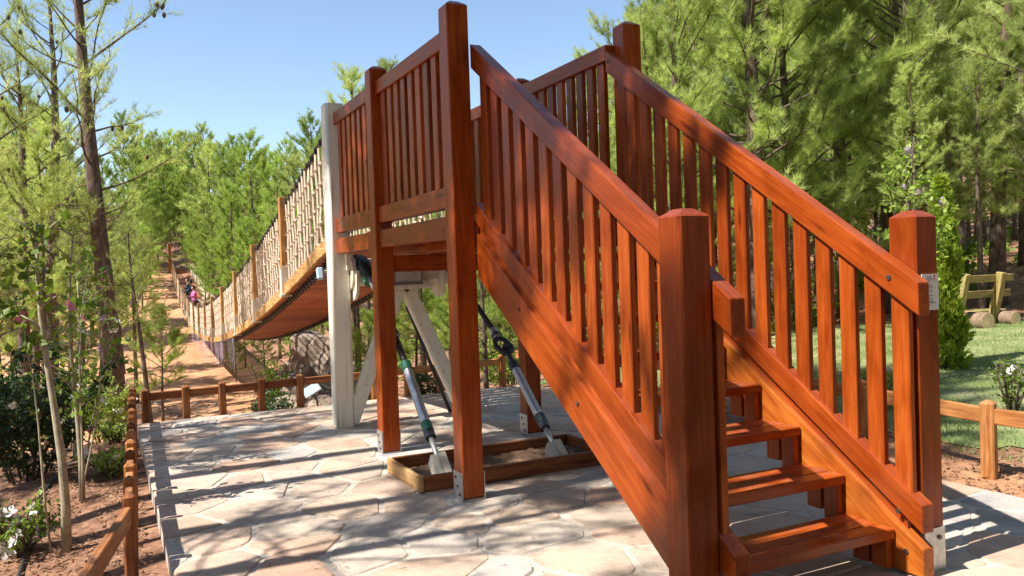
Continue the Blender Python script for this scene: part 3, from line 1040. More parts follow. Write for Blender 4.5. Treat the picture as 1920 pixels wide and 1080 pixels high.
f2 = thing("low_fence", "low wooden post and rail fence on the soil beside the paving edge at left", "fence", (-2.5, -2.05, 0))
f2p = []
n = 13
for i in range(n):
    x = -5.2 + (0.12 + 5.2) * i / (n - 1)
    y = -1.93 - 0.17 * (i / (n - 1))
    f2p.append((x, y))
f2p += [(1.42, -2.37), (2.4, -2.6)]
for i, (x, y) in enumerate(f2p):
    zt = 0.40 if x < 0.2 else 0.40 - 0.055 * (x - 0.12) * 0.7
    fence_post(x, y, -0.4, zt, f2, M['fence'] if i % 3 else M['fence_dark'], 0.072, math.atan2(-0.17, 5.3))
for (x0, y0), (x1, y1) in zip(f2p, f2p[1:]):
    d = Vector((x1 - x0, y1 - y0, 0)).normalized() * 0.046
    z0, z1 = 0.305, 0.305
    if x0 > 0.1:
        z0, z1 = 0.29 - .05 * (x0 - .12) * .7, 0.29 - .05 * (x1 - .12) * .7
    beam("rail", (x0 + d.x, y0 + d.y, z0), (x1 - d.x, y1 - d.y, z1), 0.045, 0.105, f2, M['fence'])

f3 = thing("low_fence", "orange brown post and rail fence between the paving and the lawn", "fence", (1.4, 3.6, 0))
f3p = [(2.75, 3.62), (1.45, 3.52), (0.15, 3.72), (-1.15, 3.86), (-2.5, 3.70), (-3.85, 3.40), (-5.2, 2.98)]
for i, (x, y) in enumerate(f3p[:-1]):
    fence_post(x, y, -0.1, 0.53, f3, M['fence'], 0.095, 0.3)
for (x0, y0), (x1, y1) in zip(f3p, f3p[1:]):
    d = Vector((x1 - x0, y1 - y0, 0)).normalized() * 0.05
    nn = Vector((-d.y, d.x, 0)).normalized() * 0.0
    beam("rail", (x0 + d.x, y0 + d.y, 0.43), (x1 - d.x, y1 - d.y, 0.43), 0.045, 0.115, f3, M['fence'])

# ------------------------------------------------------------------ bench frame and logs on the lawn
def at(px, D):
    f = Vector((math.cos(YAW), math.sin(YAW)))
    r = Vector((math.sin(YAW), -math.cos(YAW)))
    q = Vector((CAM.x, CAM.y)) + f * D + r * ((px - 960) / F_PX * D)
    return q.x, q.y
bx, by = at(1794, 14.6)
bzz = hz(bx, by)
bn = thing("park_bench", "weathered olive timber bench seen from behind at the lawn edge under the pines", "bench", (bx, by, bzz))
OW = M['olive_wood']
for dy in (0.0, 1.0):
    beam("leg", (bx - .06, by + dy, bzz - .08), (bx + .17, by + dy, bzz + .98), 0.13, 0.13, bn, OW)
for hgt, off in ((0.88, .10), (0.60, .04)):
    beam("backrest_board", (bx + off - .02, by - .22, bzz + hgt), (bx + off - .02, by + 1.45, bzz + hgt), 0.05, 0.13, bn, OW)
for i in range(3):
    beam("seat_plank", (bx - .13 - i * .17, by - .26, bzz + .26), (bx - .13 - i * .17, by + 1.45, bzz + .26), 0.15, 0.07, bn, OW)
def log(name, label, x, y, r, L, dirv, grp=None):
    z = hz(x, y) + r * 0.8
    d = Vector(dirv).normalized()
    t_ = thing(name, label, "log", (x, y, z), grp)
    p = Vector((x, y, z))
    tube("bark", [p - d * L / 2, p, p + d * L / 2], [r, r * 1.03, r], t_, M['log_bark'], 14)
    for sgn in (-1, 1):
        cyl("cut_end", p + d * sgn * (L / 2 - .005), p + d * sgn * (L / 2 + .006), r * 0.93, t_, M['log_end'], 16)
log("log", "short sawn log lying under the bench, beside its left leg", bx + .12, by + .32, 0.16, .5, (1, -0.15, 0))
log("log", "short sawn log lying under the bench, farther from its left leg", bx + .10, by + 1.12, 0.13, .5, (1, -0.15, 0))

# ------------------------------------------------------------------ rocks
def rock(px, D, size, squash, seed, label):
    x, y = at(px, D)
    rr_ = np.random.default_rng(seed)
    bm = bmesh.new()
    bmesh.ops.create_icosphere(bm, subdivisions=4, radius=1)
    dirs = rr_.normal(size=(16, 3))
    dirs /= np.linalg.norm(dirs, axis=1)[:, None]
    offs = rr_.uniform(.62, .98, 16)
    ph = rr_.uniform(0, 6, 6)
    for vv in bm.verts:
        p = np.array(vv.co)
        sc = 1.0
        dd = dirs @ p
        for a_, o_ in zip(dd, offs):           # cut flat facets
            if a_ > 1e-3:
                sc = min(sc, o_ / a_) if a_ * sc > o_ else sc
        sc += 0.10 * (mnoise.fractal(Vector(p * 2.3) + Vector((seed, 0, 0)), 0.9, 2.1, 5)) - 0.03
        sc += 0.03 * math.sin(7 * p[0] + ph[0]) * math.sin(6 * p[1] + ph[1]) + 0.03 * math.sin(15 * p[2] + ph[2]) * math.sin(13 * p[0] + ph[3])
        vv.co = Vector((p[0] * sc * size * squash[0], p[1] * sc * size * squash[1], p[2] * sc * size * squash[2]))
    me = bpy.data.meshes.new("rock")
    bm.to_mesh(me)
    bm.free()
    me.materials.append(M['rock'])
    o = new_obj("rock", me, None, Matrix.Translation((x, y, hz(x, y) + size * squash[2] * 0.45)) @ Matrix.Rotation(seed * 1.3, 4, 'Z'))
    tag(o, label, "rock", "boulders on the slope beyond the low fence")
rocks = [(528, 15, .34, (1.2, 1, .8), 21, "small dark rock at the left foot of the rock pile"),
         (572, 16.2, .42, (1.2, 1, .8), 22, "dark angular rock in the middle of the rock pile"),
         (612, 14.6, .38, (1.3, 1, .75), 23, "rock at the right foot of the pile, beside the cream tower post"),
         (540, 17.5, .30, (1.1, 1, .9), 24, "small rock wedged between the pale and the dark boulders"),
         (588, 13.6, .22, (1.2, 1, .8), 25, "little rock lying behind the pale tilted lamp"),
         (598, 23, 1.21, (1, .9, 1.05), 1, "largest boulder with a steep grey face at the top of the rock pile"),
         (535, 21, 0.69, (1.1, .9, .9), 2, "pale rounded boulder at the left end of the rock pile"),
         (553, 18.5, 0.60, (1, 1, .8), 3, "dark topped boulder in front of the steep grey one"),
         (600, 17.5, 0.69, (1.5, .9, .6), 4, "long flat topped boulder behind the cream tower post"),
         (555, 15.5, 0.44, (1, 1, .8), 5, "small rounded boulder seen just above the fence rail"),
         (640, 19, 0.81, (1, 1, .9), 6, "boulder half hidden behind the cream tower post"),
         (528, 12.5, 0.29, (1.2, 1, .7), 7, "smallest stone seen under the fence rail"),
         (500, 19, 0.40, (1.2, 1, .7), 8, "low stone in the shade of the bridge"),
         (590, 27, 0.96, (1.2, 1, .8), 9, "boulder under the deck behind the steep grey one"),
         (372, 46, 0.72, (1.3, 1, .8), 10, "pale boulder on the far bank beside the bridge"),
         (412, 40, 0.64, (1.3, 1, .7), 11, "boulder on the far bank below the pines")]
for r_ in rocks:
    rock(*r_)
# ground lamp beyond the fence
gl = thing("flood_lamp", "pale blue tilted flood lamp standing on the ground beyond the low fence", "lamp", (-7.0, .55, hz(-7, .55)))
mw = Matrix.Translation((-7.0, .52, -0.06)) @ Matrix.Rotation(R(28), 4, 'X') @ Matrix.Rotation(R(-35), 4, 'Y')
new_obj("lamp_panel", box_mesh(0.035, 0.26, 0.15, 0.008, 0, M['blue_white']), gl, mw)
tube("lamp_stand", [(-7.0, .62, hz(-7, .6) - .05), (-7.02, .60, -.22), (-7.0, .54, -.10)], 0.015, gl, M['dark_steel'], 6)

# ------------------------------------------------------------------ pines
def rot_about(v, axis, ang):
    return Matrix.Rotation(ang, 3, axis) @ v

def pine_meshes(name, seed, H, crown0, spread, nb, twig_mul=1.0, needle=0.15, per=15, nw=0.009, lean=(0, 0), r0=0.14, bare=5, mat='needle', topfull=0.6, tri_cap=90000):
    rd = random.Random(seed)
    nr = np.random.default_rng(seed)
    mb = MB()
    n = 14
    ax, ay = rd.uniform(-.2, .2), rd.uniform(-.2, .2)
    ph = rd.uniform(0, 6)
    def tp_(u):
        return Vector((lean[0] * u * H + ax * math.sin(u * 5 + ph) * .8 * u, lean[1] * u * H + ay * math.sin(u * 4 + ph * 2) * .8 * u, u * H))
    path = [tp_(i / n) + Vector((0, 0, -0.3 if i == 0 else 0)) for i in range(n + 1)]
    rad = [r0 * (1.35 if i == 0 else 1) * (1 - .93 * i / n) ** 0.8 for i in range(n + 1)]
    mb.tube(path, rad, 9)
    tp, td = [], []
    def twig(base, d, L, r):
        e1 = base + d * L * .5
        d2 = (d + Vector((rd.uniform(-.25, .25), rd.uniform(-.25, .25), rd.uniform(.0, .35)))).normalized()
        e2 = e1 + d2 * L * .5
        mb.tube([base, e1, e2], [r * .6, r * .4, r * .2], 3)
        k = max(2, int(L / 0.085))
        for q in range(k):
            u = 0.35 + 0.65 * q / max(1, k - 1)
            p = base + d * L * .5 * min(1, u * 2) + (d2 * L * .5 * (u * 2 - 1) if u > .5 else Vector())
            tp.append(p)
            td.append(((d2 if u > .5 else d) + Vector((rd.uniform(-.3, .3), rd.uniform(-.3, .3), rd.uniform(-.1, .4)))).normalized())
    for b in range(nb + bare):
        isbare = b >= nb
        if isbare:
            u = rd.uniform(crown0 * .55, crown0 * 1.15)
        else:
            u = crown0 + (0.985 - crown0) * ((b + rd.random()) / nb) ** 0.92
        uu = (u - crown0) / (1 - crown0)
        az = b * 2.39996 + rd.uniform(-.9, .9)
        prof = (1 - max(0, uu)) ** topfull * (0.62 + 0.38 * min(1, max(0, uu) * 4))
        L = spread * prof * rd.uniform(.45, 1.2) + .18
        if isbare:
            L *= .55
        el = R(rd.uniform(0, 25) + 38 * max(0, uu) - (10 if uu < .2 else 0))
        d = Vector((math.cos(az) * math.cos(el), math.sin(az) * math.cos(el), math.sin(el)))
        base = tp_(u)
        m_ = 6
        pts = [base]
        dd = d.copy()
        for q in range(m_):
            dd = (dd + Vector((rd.uniform(-.24, .24), rd.uniform(-.24, .24), .07 + rd.uniform(-.16, .17)))).normalized()
            pts.append(pts[-1] + dd * L / m_)
        rb = min(r0 * .3, 0.006 + .009 * L) * (1 if not isbare else .8)
        mb.tube(pts, [rb * (1 - .8 * q / m_) for q in range(m_ + 1)], 5)
        nt_w = int(L * (7.5 if not isbare else 3) * twig_mul) + 2
        for q in range(nt_w):
            v = rd.uniform(.38 if not isbare else .4, 1.0)
            i = min(m_ - 1, int(v * m_))
            p = pts[i].lerp(pts[i + 1], v * m_ - i)
            dl = (pts[i + 1] - pts[i]).normalized()
            sd_ = dl.cross(Vector((0, 0, 1)))
            if sd_.length < .05:
                sd_ = Vector((1, 0, 0))
            sd_.normalize()
            sgn = 1 if q % 2 else -1
            tw = (dl * rd.uniform(.4, 1.0) + sd_ * sgn * rd.uniform(.1, 1.0) + Vector((rd.uniform(-.2, .2), rd.uniform(-.2, .2), rd.uniform(-.35, .85)))).normalized()
            LT = rd.uniform(.22, .55) * (0.55 + .45 * L / max(spread, .1)) * (1.15 - .5 * v)
            if isbare:
                mb.tube([p, p + tw * LT * .6, p + (tw + Vector((0, 0, .3))) * LT], [.006, .004, .002], 3)
            else:
                twig(p, tw, LT, .006)
        if not isbare:
            twig(pts[-1], dd, .25, .006)
            for q in range(int(L * 9)):
                v = rd.uniform(.35, 1.0)
                i = min(m_ - 1, int(v * m_))
                tp.append(pts[i].lerp(pts[i + 1], v * m_ - i))
                td.append(((pts[i + 1] - pts[i]).normalized() * .6 + Vector((rd.uniform(-.6, .6), rd.uniform(-.6, .6), rd.uniform(-.1, .9)))).normalized())
    for q in range(6):
        d = Vector((rd.uniform(-.5, .5), rd.uniform(-.5, .5), 1)).normalized()
        twig(tp_(.985), d, .35, .008)
    for q in range(0 if name in ('far', 'far2', 'young', 'thin') else 26):
        c0 = tp[rd.randrange(len(tp))]
        mb.tube([c0 + Vector((0, 0, .01)), c0 + Vector((0, 0, -.025)), c0 + Vector((0, 0, -.06)), c0 + Vector((0, 0, -.085))], [.008, .032, .028, .006], 6)
    P = np.array([tuple(v) for v in tp])
    Dd = np.array([tuple(v) for v in td])
    if len(P) * per > tri_cap:
        per = max(7, tri_cap // len(P))
    P = np.repeat(P, per, 0)
    Dd = np.repeat(Dd, per, 0)
    k = len(P)
    rv = nr.normal(size=(k, 3))
    nd = Dd * 0.60 + rv * 0.44
    nd[:, 2] += 0.22
    nd /= np.linalg.norm(nd, axis=1)[:, None]
    Ln = needle * nr.uniform(.65, 1.2, k)
    side = np.cross(nd, nr.normal(size=(k, 3)))
    side /= np.linalg.norm(side, axis=1)[:, None] + 1e-9
    b0 = P + nr.normal(0, .012, (k, 3))
    wv = side * (nw * nr.uniform(.7, 1.2, k))[:, None] * .5
    tip = b0 + nd * Ln[:, None]
    tri = np.stack([b0 - wv, b0 + wv, tip], 1)
    trunk = arr_mesh(name + "_trunk", mb.v, mb.f, [M['bark']], smooth=True)
    crown = tri_mesh(name + "_crown", tri, [M[mat]])
    return trunk, crown

KINDS = {
    # tall open pine, sparse crown, leaning a little to the left as seen from the stairs
    'tall': pine_meshes('tall', 1, 9.6, 0.34, 1.9, 40, .62, .15, 13, .0065, lean=(-.020, -.040), r0=.17, bare=44, topfull=.4, tri_cap=40000),
    'thin': pine_meshes('thin', 14, 5.0, 0.5, .75, 18, .7, .13, 12, .0065, lean=(-.05, -.06), r0=.075, bare=16, topfull=.3, tri_cap=12000),
    'broad': pine_meshes('broad', 2, 8.2, 0.20, 2.6, 84, 1.3, .15, 26, .0062, r0=.14, bare=8, topfull=.42, tri_cap=270000),
    'broad2': pine_meshes('broad2', 3, 7.4, 0.16, 2.5, 80, 1.3, .15, 26, .0062, r0=.12, bare=8, topfull=.45, tri_cap=250000, lean=(.03, .02)),
    'slim': pine_meshes('slim', 4, 8.6, 0.42, 1.5, 46, 1.2, .16, 16, .010, r0=.10, bare=14, tri_cap=60000),
    'high': pine_meshes('high', 5, 10.5, 0.46, 2.2, 54, 1.15, .17, 14, .011, r0=.14, bare=16, topfull=.45, tri_cap=75000),
    'canopy': pine_meshes('canopy', 11, 13.0, 0.57, 2.4, 84, 1.4, .18, 16, .013, r0=.15, bare=8, topfull=.4, tri_cap=150000),
    'young': pine_meshes('young', 6, 3.3, 0.30, 1.1, 30, 1.4, .15, 16, .008, r0=.05, bare=3, mat='needle_young', tri_cap=40000),
    'far': pine_meshes('far', 8, 9.0, 0.18, 2.3, 58, .9, .22, 12, .019, r0=.12, bare=4, mat='needle_young', topfull=.5, tri_cap=48000),
    'far2': pine_meshes('far2', 9, 8.2, 0.26, 2.0, 50, .9, .22, 12, .019, r0=.11, bare=6, topfull=.5, tri_cap=42000),
}
def pine(kind, x, y, scale=1.0, rot=None, label="", group=None, zs=1.0, tilt=(0, 0)):
    tr, cr_ = KINDS[kind]
    rot = random.uniform(0, 6.28) if rot is None else rot
    o = bpy.data.objects.new("pine_tree", None)
    C.objects.link(o)
    o.location = (x, y, hz(x, y))
    o.rotation_euler = (tilt[0], tilt[1], rot)
    o.scale = (scale, scale, scale * zs)
    tag(o, label, "pine tree", group)
    for nm, me in (("trunk", tr), ("crown", cr_)):
        c = bpy.data.objects.new(nm, me)
        C.objects.link(c)
        c.parent = o
    return o
random.seed(21)
# left of the bridge
x, y = at(212, 14.2)
pine('tall', x, y, 1.06, 0, "tall open pine with dark bare lower branches left of the bridge", tilt=(0, 0))
x, y = at(272, 13.0)
pine('thin', x, y, .62, 0, "thin leaning pine stem just right of the tall open pine")
x, y = at(296, 17.5)
pine('young', x, y, .68, 0.3, "small bright young pine alone on the sandy slope")
ORD = "first second third fourth fifth sixth seventh eighth ninth tenth eleventh twelfth thirteenth fourteenth fifteenth sixteenth".split()
def row_labels(spec, dmax, text):
    row = sorted([q for q in spec if q[1] < dmax and -10 < q[0] < 1930], key=lambda q: q[0])
    return {(q[0], q[1]): f"{ORD[i]} pine from the left in the {text}" for i, q in enumerate(row[:16])}
GL = "pines of the wood left of the bridge"
WOOD_L = ((85, 15.5, 'tall', .95), (-70, 12.5, 'tall', .9), (40, 15, 'tall', .8), (95, 17, 'slim', .72), (-30, 18, 'broad2', .75), (150, 20, 'slim', .75), (60, 23, 'broad', .78),
                      (185, 25, 'slim', .7), (125, 28, 'broad2', .85), (-10, 28, 'broad', 1.1), (225, 33, 'broad2', .68), (30, 36, 'far2', 1.2), (100, 40, 'far', 1.2),
                      (170, 38, 'far2', .85), (235, 42, 'far', .72), (-90, 24, 'broad', 1.1), (-160, 18, 'high', 1.0), (-60, 38, 'far', 1.2), (258, 52, 'far2', .75),
                      (200, 54, 'far', .85), (140, 60, 'far2', 1.), (60, 58, 'far', 1.3), (-20, 50, 'far2', 1.2), (20, 20.5, 'slim', .8), (78, 13.6, 'slim', .62), (248, 24, 'slim', .6))
RL = row_labels(WOOD_L, 21.5, "front row of the wood left of the bridge")
for px, D, kd, sc in WOOD_L:
    x, y = at(px, D)
    pine(kd, x, y, sc * random.uniform(.93, 1.07), None, RL.get((px, D), "pine in the dense wood left of the bridge"), GL)
# far bank round the end of the bridge
GM = "pines on the far bank of the ravine"
WOOD_M = ((258, 47, 1.1, 'young'), (266, 51, 1.25, 'young'), (274, 54, 1.1, 'young'), (283, 57, 1.3, 'young'), (291, 60, 1.2, 'young'), (299, 63, 1.3, 'young'), (306, 66, 1.3, 'young'), (314, 70, 1.4, 'young'), (324, 71, 1.3, 'young'), (338, 69, 1.2, 'young'), (352, 68, 1.3, 'young'), (364, 60, 1.1, 'young'), (378, 53, 1.1, 'young'), (392, 48, 1.0, 'young'), (268, 56, .36, 'far'), (279, 59, .34, 'far2'), (290, 62, .36, 'far'), (300, 65, .40, 'far2'), (309, 69, .42, 'far'), (256, 60, .4, 'far'), (315, 72, .5, 'far2'), (420, 36, .30, 'far'), (455, 34, .32, 'far2'), (490, 31, .30, 'far'), (540, 29, .33, 'far'), (585, 27, .35, 'far2'), (385, 44, .34, 'far'), (352, 66, .4, 'far2'), (365, 62, .4, 'far'), (272, 60, .75, 'far'), (280, 66, .7, 'far2'), (292, 70, .8, 'far'), (303, 72, .75, 'far'), (262, 50, .42, 'far'), (266, 46, .45, 'far'), (322, 74, .85, 'far'), (333, 77, .75, 'far'), (345, 74, .7, 'far'), (313, 78, .9, 'far'), (283, 74, .9, 'far'), (262, 62, .9, 'far'), (276, 70, .9, 'far2'), (318, 68, .8, 'far'), (340, 71, .75, 'far'), (362, 70, .9, 'far'), (388, 60, .8, 'far'), (368, 56, .55, 'far'), (385, 52, .5, 'far'), (416, 47, .5, 'far'), (430, 44, .5, 'far'), (290, 76, 1., 'far'), (285, 66, .85, 'far'), (308, 74, 1.15, 'far2'), (330, 80, 1.1, 'far'), (352, 76, 1.15, 'far2'), (375, 66, 1.0, 'far'), (400, 58, 1.1, 'far2'),
                      (425, 52, 1.1, 'far'), (455, 50, 1.05, 'far'), (480, 46, 1.1, 'far'), (505, 48, 1.0, 'far'), (530, 42, .92, 'far'), (560, 40, 1.0, 'far2'),
                      (590, 44, 1.05, 'far'), (615, 38, .95, 'far'), (440, 40, .75, 'far'), (400, 46, .6, 'far'), (470, 38, .62, 'far'), (520, 34, .62, 'far'), (575, 32, .7, 'far'),
                      (600, 30, .65, 'far'), (410, 70, .95, 'far2'), (450, 74, 1.0, 'far'), (500, 68, 1.0, 'far2'), (550, 66, 1.1, 'far'), (600, 60, 1.1, 'far2'), (270, 84, 1.2, 'far2'),
                      (240, 80, 1.2, 'far'), (300, 95, 1.2, 'far'), (345, 98, 1.3, 'far2'), (390, 90, 1.3, 'far'), (436, 30, .45, 'young'), (660, 34, .75, 'far'), (640, 52, .95, 'far2'))
RL = row_labels(WOOD_M, 47.5, "front row of the far bank")
for px, D, sc, kd in WOOD_M:
    x, y = at(px, D)
    pine(kd, x, y, sc * random.uniform(.93, 1.07), None, RL.get((px, D), ("small bushy young pine" if sc < .51 or kd == "young" else "tall bright pine") + (" on the far bank left of the bridge end" if px < 318 else " on the far bank behind the bridge end" if px < 372 else " on the far bank seen above the bridge rail")), GM)
# behind the platform and stairs
GP = "pines behind the platform and stairs"
WOOD_P = ((690, 15.5, .5, 'young'), (775, 17, .7, 'young'), (800, 27, .5, 'far'), (850, 15.5, .65, 'young'), (905, 18.5, .9, 'young'), (950, 16, .6, 'young'), (840, 21, .45, 'broad2'), (935, 27, .5, 'far'), (890, 24, .5, 'broad'), (1010, 15, .6, 'young'), (1060, 19, .9, 'young'), (1130, 15.5, .7, 'young'), (985, 25, .5, 'far'), (1100, 27, .6, 'far'), (650, 26, .55, 'far'), (720, 19, .6, 'young'), (668, 16, .72, 'slim'), (690, 21, 0.6, 'high'), (742, 24, .98, 'slim'), (790, 20, .62, 'broad'), (830, 25, .72, 'broad2'), (880, 19, .60, 'broad2'),
                      (930, 23, .7, 'broad'), (985, 18, .58, 'broad'), (1030, 22, .70, 'broad2'), (1085, 17, .62, 'broad2'), (1120, 21, .78, 'broad'), (716, 30, .7, 'far'), (770, 34, .8, 'far2'),
                      (860, 33, .85, 'far'), (950, 32, .8, 'far2'), (1050, 32, .85, 'far'), (905, 13.2, .42, 'slim'))
RL = row_labels(WOOD_P, 22.5, "front row behind the platform and stairs")
for px, D, sc, kd in WOOD_P:
    x, y = at(px, D)
    pine(kd, x, y, sc * random.uniform(.95, 1.05), None, RL.get((px, D), "bright young pine behind the platform and stairs" if kd == "young" else "pine deep in the wood behind the platform and stairs"), GP)
# right hand wood
x, y = at(1415, 16)
pine('broad', x, y, 1.36, 0.6, "large bushy pine behind the middle of the stair handrail")
x, y = at(1965, 11.5)
pine('tall', x, y, .95, 2.8, "pine at the right edge with dark branches reaching into the picture")
GR = "pines of the wood behind the lawn"
WOOD_R = ((1290, 19.8, .6, 'broad2'), (1345, 23, .6, 'broad'), (1440, 20.5, .55, 'broad2'), (1475, 22, .62, 'broad'), (1530, 20, .5, 'broad2'), (1575, 24, .65, 'broad'), (1640, 23, .6, 'broad2'), (1690, 25, .6, 'broad'), (1745, 26, .6, 'broad2'), (1820, 26, .55, 'broad'), (1905, 27, .6, 'broad2'), (1240, 22, .6, 'broad'), (1200, 30, .8, 'far'), (1335, 30, .6, 'far'), (1430, 31, .6, 'far2'), (1560, 33, .6, 'far'), (1255, 16.5, 1.08, 'broad2'), (1310, 21, 1.15, 'broad'), (1500, 17, 1.15, 'broad2'), (1585, 19.2, 1.3, 'broad'), (1660, 19, 1.2, 'tall'), (1730, 17, 1.15, 'broad2'),
                      (1800, 21, 1.2, 'tall'), (1868, 17.5, 1.1, 'tall'), (1925, 22, 1.2, 'broad'), (1990, 17, 1.1, 'broad2'), (1215, 26, 1.15, 'broad'), (1360, 27, 1.25, 'broad2'), (1450, 25, 1.3, 'broad'),
                      (1540, 28, 1.3, 'broad2'), (1620, 26, 1.3, 'broad'), (1700, 29, 1.3, 'far'), (1770, 32, 1.35, 'far2'), (1840, 28, 1.3, 'broad'), (1900, 33, 1.3, 'far'), (1290, 34, 1.3, 'far'),
                      (1400, 37, 1.4, 'far2'), (1500, 38, 1.4, 'far'), (1600, 40, 1.4, 'far2'), (1690, 42, 1.4, 'far'), (1800, 44, 1.4, 'far2'), (1890, 46, 1.5, 'far'), (1960, 38, 1.4, 'far2'),
                      (2060, 15, 1.1, 'broad'), (2120, 22, 1.2, 'broad2'), (2050, 30, 1.3, 'far'), (2180, 30, 1.3, 'far2'), (1780, 16, .55, 'slim'), (1840, 15.6, .6, 'slim'), (1715, 14.8, .52, 'slim'))
RL = row_labels(WOOD_R, 19.5, "front row of the wood behind the lawn")
for px, D, sc, kd in WOOD_R:
    x, y = at(px, D)
    pine(kd, x, y, sc * random.uniform(.95, 1.05), None, RL.get((px, D), "small low pine filling the wood behind the lawn" if sc < .7 else "tall pine deep in the wood behind the lawn"), GR)
# pines on the sunny side that shade the paving and the stairs (beside the viewer)
GS = "pines beside the viewer, left of the paving"
for x, y, kd, sc, ro, zs in ((-1.95, -5.6, 'canopy', 1.0, .4, 1.3), (-1.25, -6.1, 'canopy', 1.0, 3.4, 1.36), (-.25, -5.9, 'canopy', .92, 5.2, 1.30), (-3.2, -7.9, 'slim', 1.05, 1.9, 1.3), (2.65, -6.0, 'slim', 1.12, 4.4, 1.0),
                             (3.3, -6.6, 'slim', 1.22, 2.4, 1.0), (.35, -5.3, 'tall', .95, 2.7, 1.0), (-4.6, -5.4, 'tall', 1.0, 1.1, 1.0), (5.2, -6.2, 'high', 1.15, 3.3, 1.0),
                             (7.4, -6.8, 'high', 1.2, 1.3, 1.0), (6.3, -9.5, 'broad', 1.4, .3, 1.0), (9.4, -8.2, 'broad2', 1.4, 2.3, 1.0)):
    pine(kd, x, y, sc, ro, "pine beside the viewer shading the paving", GS, zs)

GB = "unseen pines added behind the viewer to block sky light"  # unseen trees, added close and tall to keep sky and bounce light off the stairs
for x, y, kd, sc in ((8.4, -3.6, 'broad', 1.1), (8.2, -1.2, 'broad2', 1.2), (8.6, 1.2, 'broad', 1.15), (8.0, 3.6, 'broad2', 1.2), (8.7, 6.0, 'broad', 1.1), (8.2, 8.4, 'broad2', 1.2), (9.0, 11, 'broad', 1.15),
                     (11.5, -2.4, 'broad', 1.3), (11.8, .4, 'broad2', 1.4), (11.2, 3.2, 'broad', 1.3), (12, 6.4, 'broad2', 1.4), (12, 9.5, 'broad', 1.3), (15, -1, 'far', 1.5), (15.5, 4, 'far', 1.5), (15, 8, 'far2', 1.5),
                     (9.5, 14, 'broad', 1.2), (12.5, 16, 'broad2', 1.3), (11, -5.5, 'broad', 1.2), (14, -6, 'broad2', 1.4)):
    pine(kd, x, y, sc, None, "unseen pine added behind the viewer to block sky light", GB, 1.25)

# ------------------------------------------------------------------ shrubs, flowers and small plants
def leaves_at(P, nr, size, droop=0.2, normal_up=0.6):
    k = len(P)
    d = nr.normal(size=(k, 3))
    d[:, 2] -= droop
    d /= np.linalg.norm(d, axis=1)[:, None]
    up = nr.normal(size=(k, 3)) * .6
    up[:, 2] += normal_up
    sd_ = np.cross(d, up)
    sd_ /= np.linalg.norm(sd_, axis=1)[:, None] + 1e-9
    nn = np.cross(sd_, d)
    L = size * nr.uniform(.6, 1.25, k)[:, None]
    Wd = L * .33
    base, tip = P, P + d * L
    mid = P + d * L * .45 + nn * L * .06
    l_, r_ = mid + sd_ * Wd, mid - sd_ * Wd
    fold = mid - nn * L * .05
    return np.concatenate([np.stack([base, l_, tip], 1), np.stack([base, tip, r_], 1)])

def flower_mesh(mat, r=.06):
    tris = []
    for k in range(5):
        a = 2 * math.pi * k / 5
        c_, s_ = math.cos(a), math.sin(a)
        c1, s1 = math.cos(a - .5), math.sin(a - .5)
        c2, s2 = math.cos(a + .5), math.sin(a + .5)
        A, B, D_, E = (0, 0, 0), (c1 * r * .8, s1 * r * .8, r * .3), (c_ * r * 1.1, s_ * r * 1.1, r * .42), (c2 * r * .8, s2 * r * .8, r * .3)
        tris += [(A, B, D_), (A, D_, E)]
    return tri_mesh("flower", np.array(tris), [M[mat]])
FL = {k: flower_mesh(k) for k in ('petal_pink', 'petal_lilac', 'petal_white')}

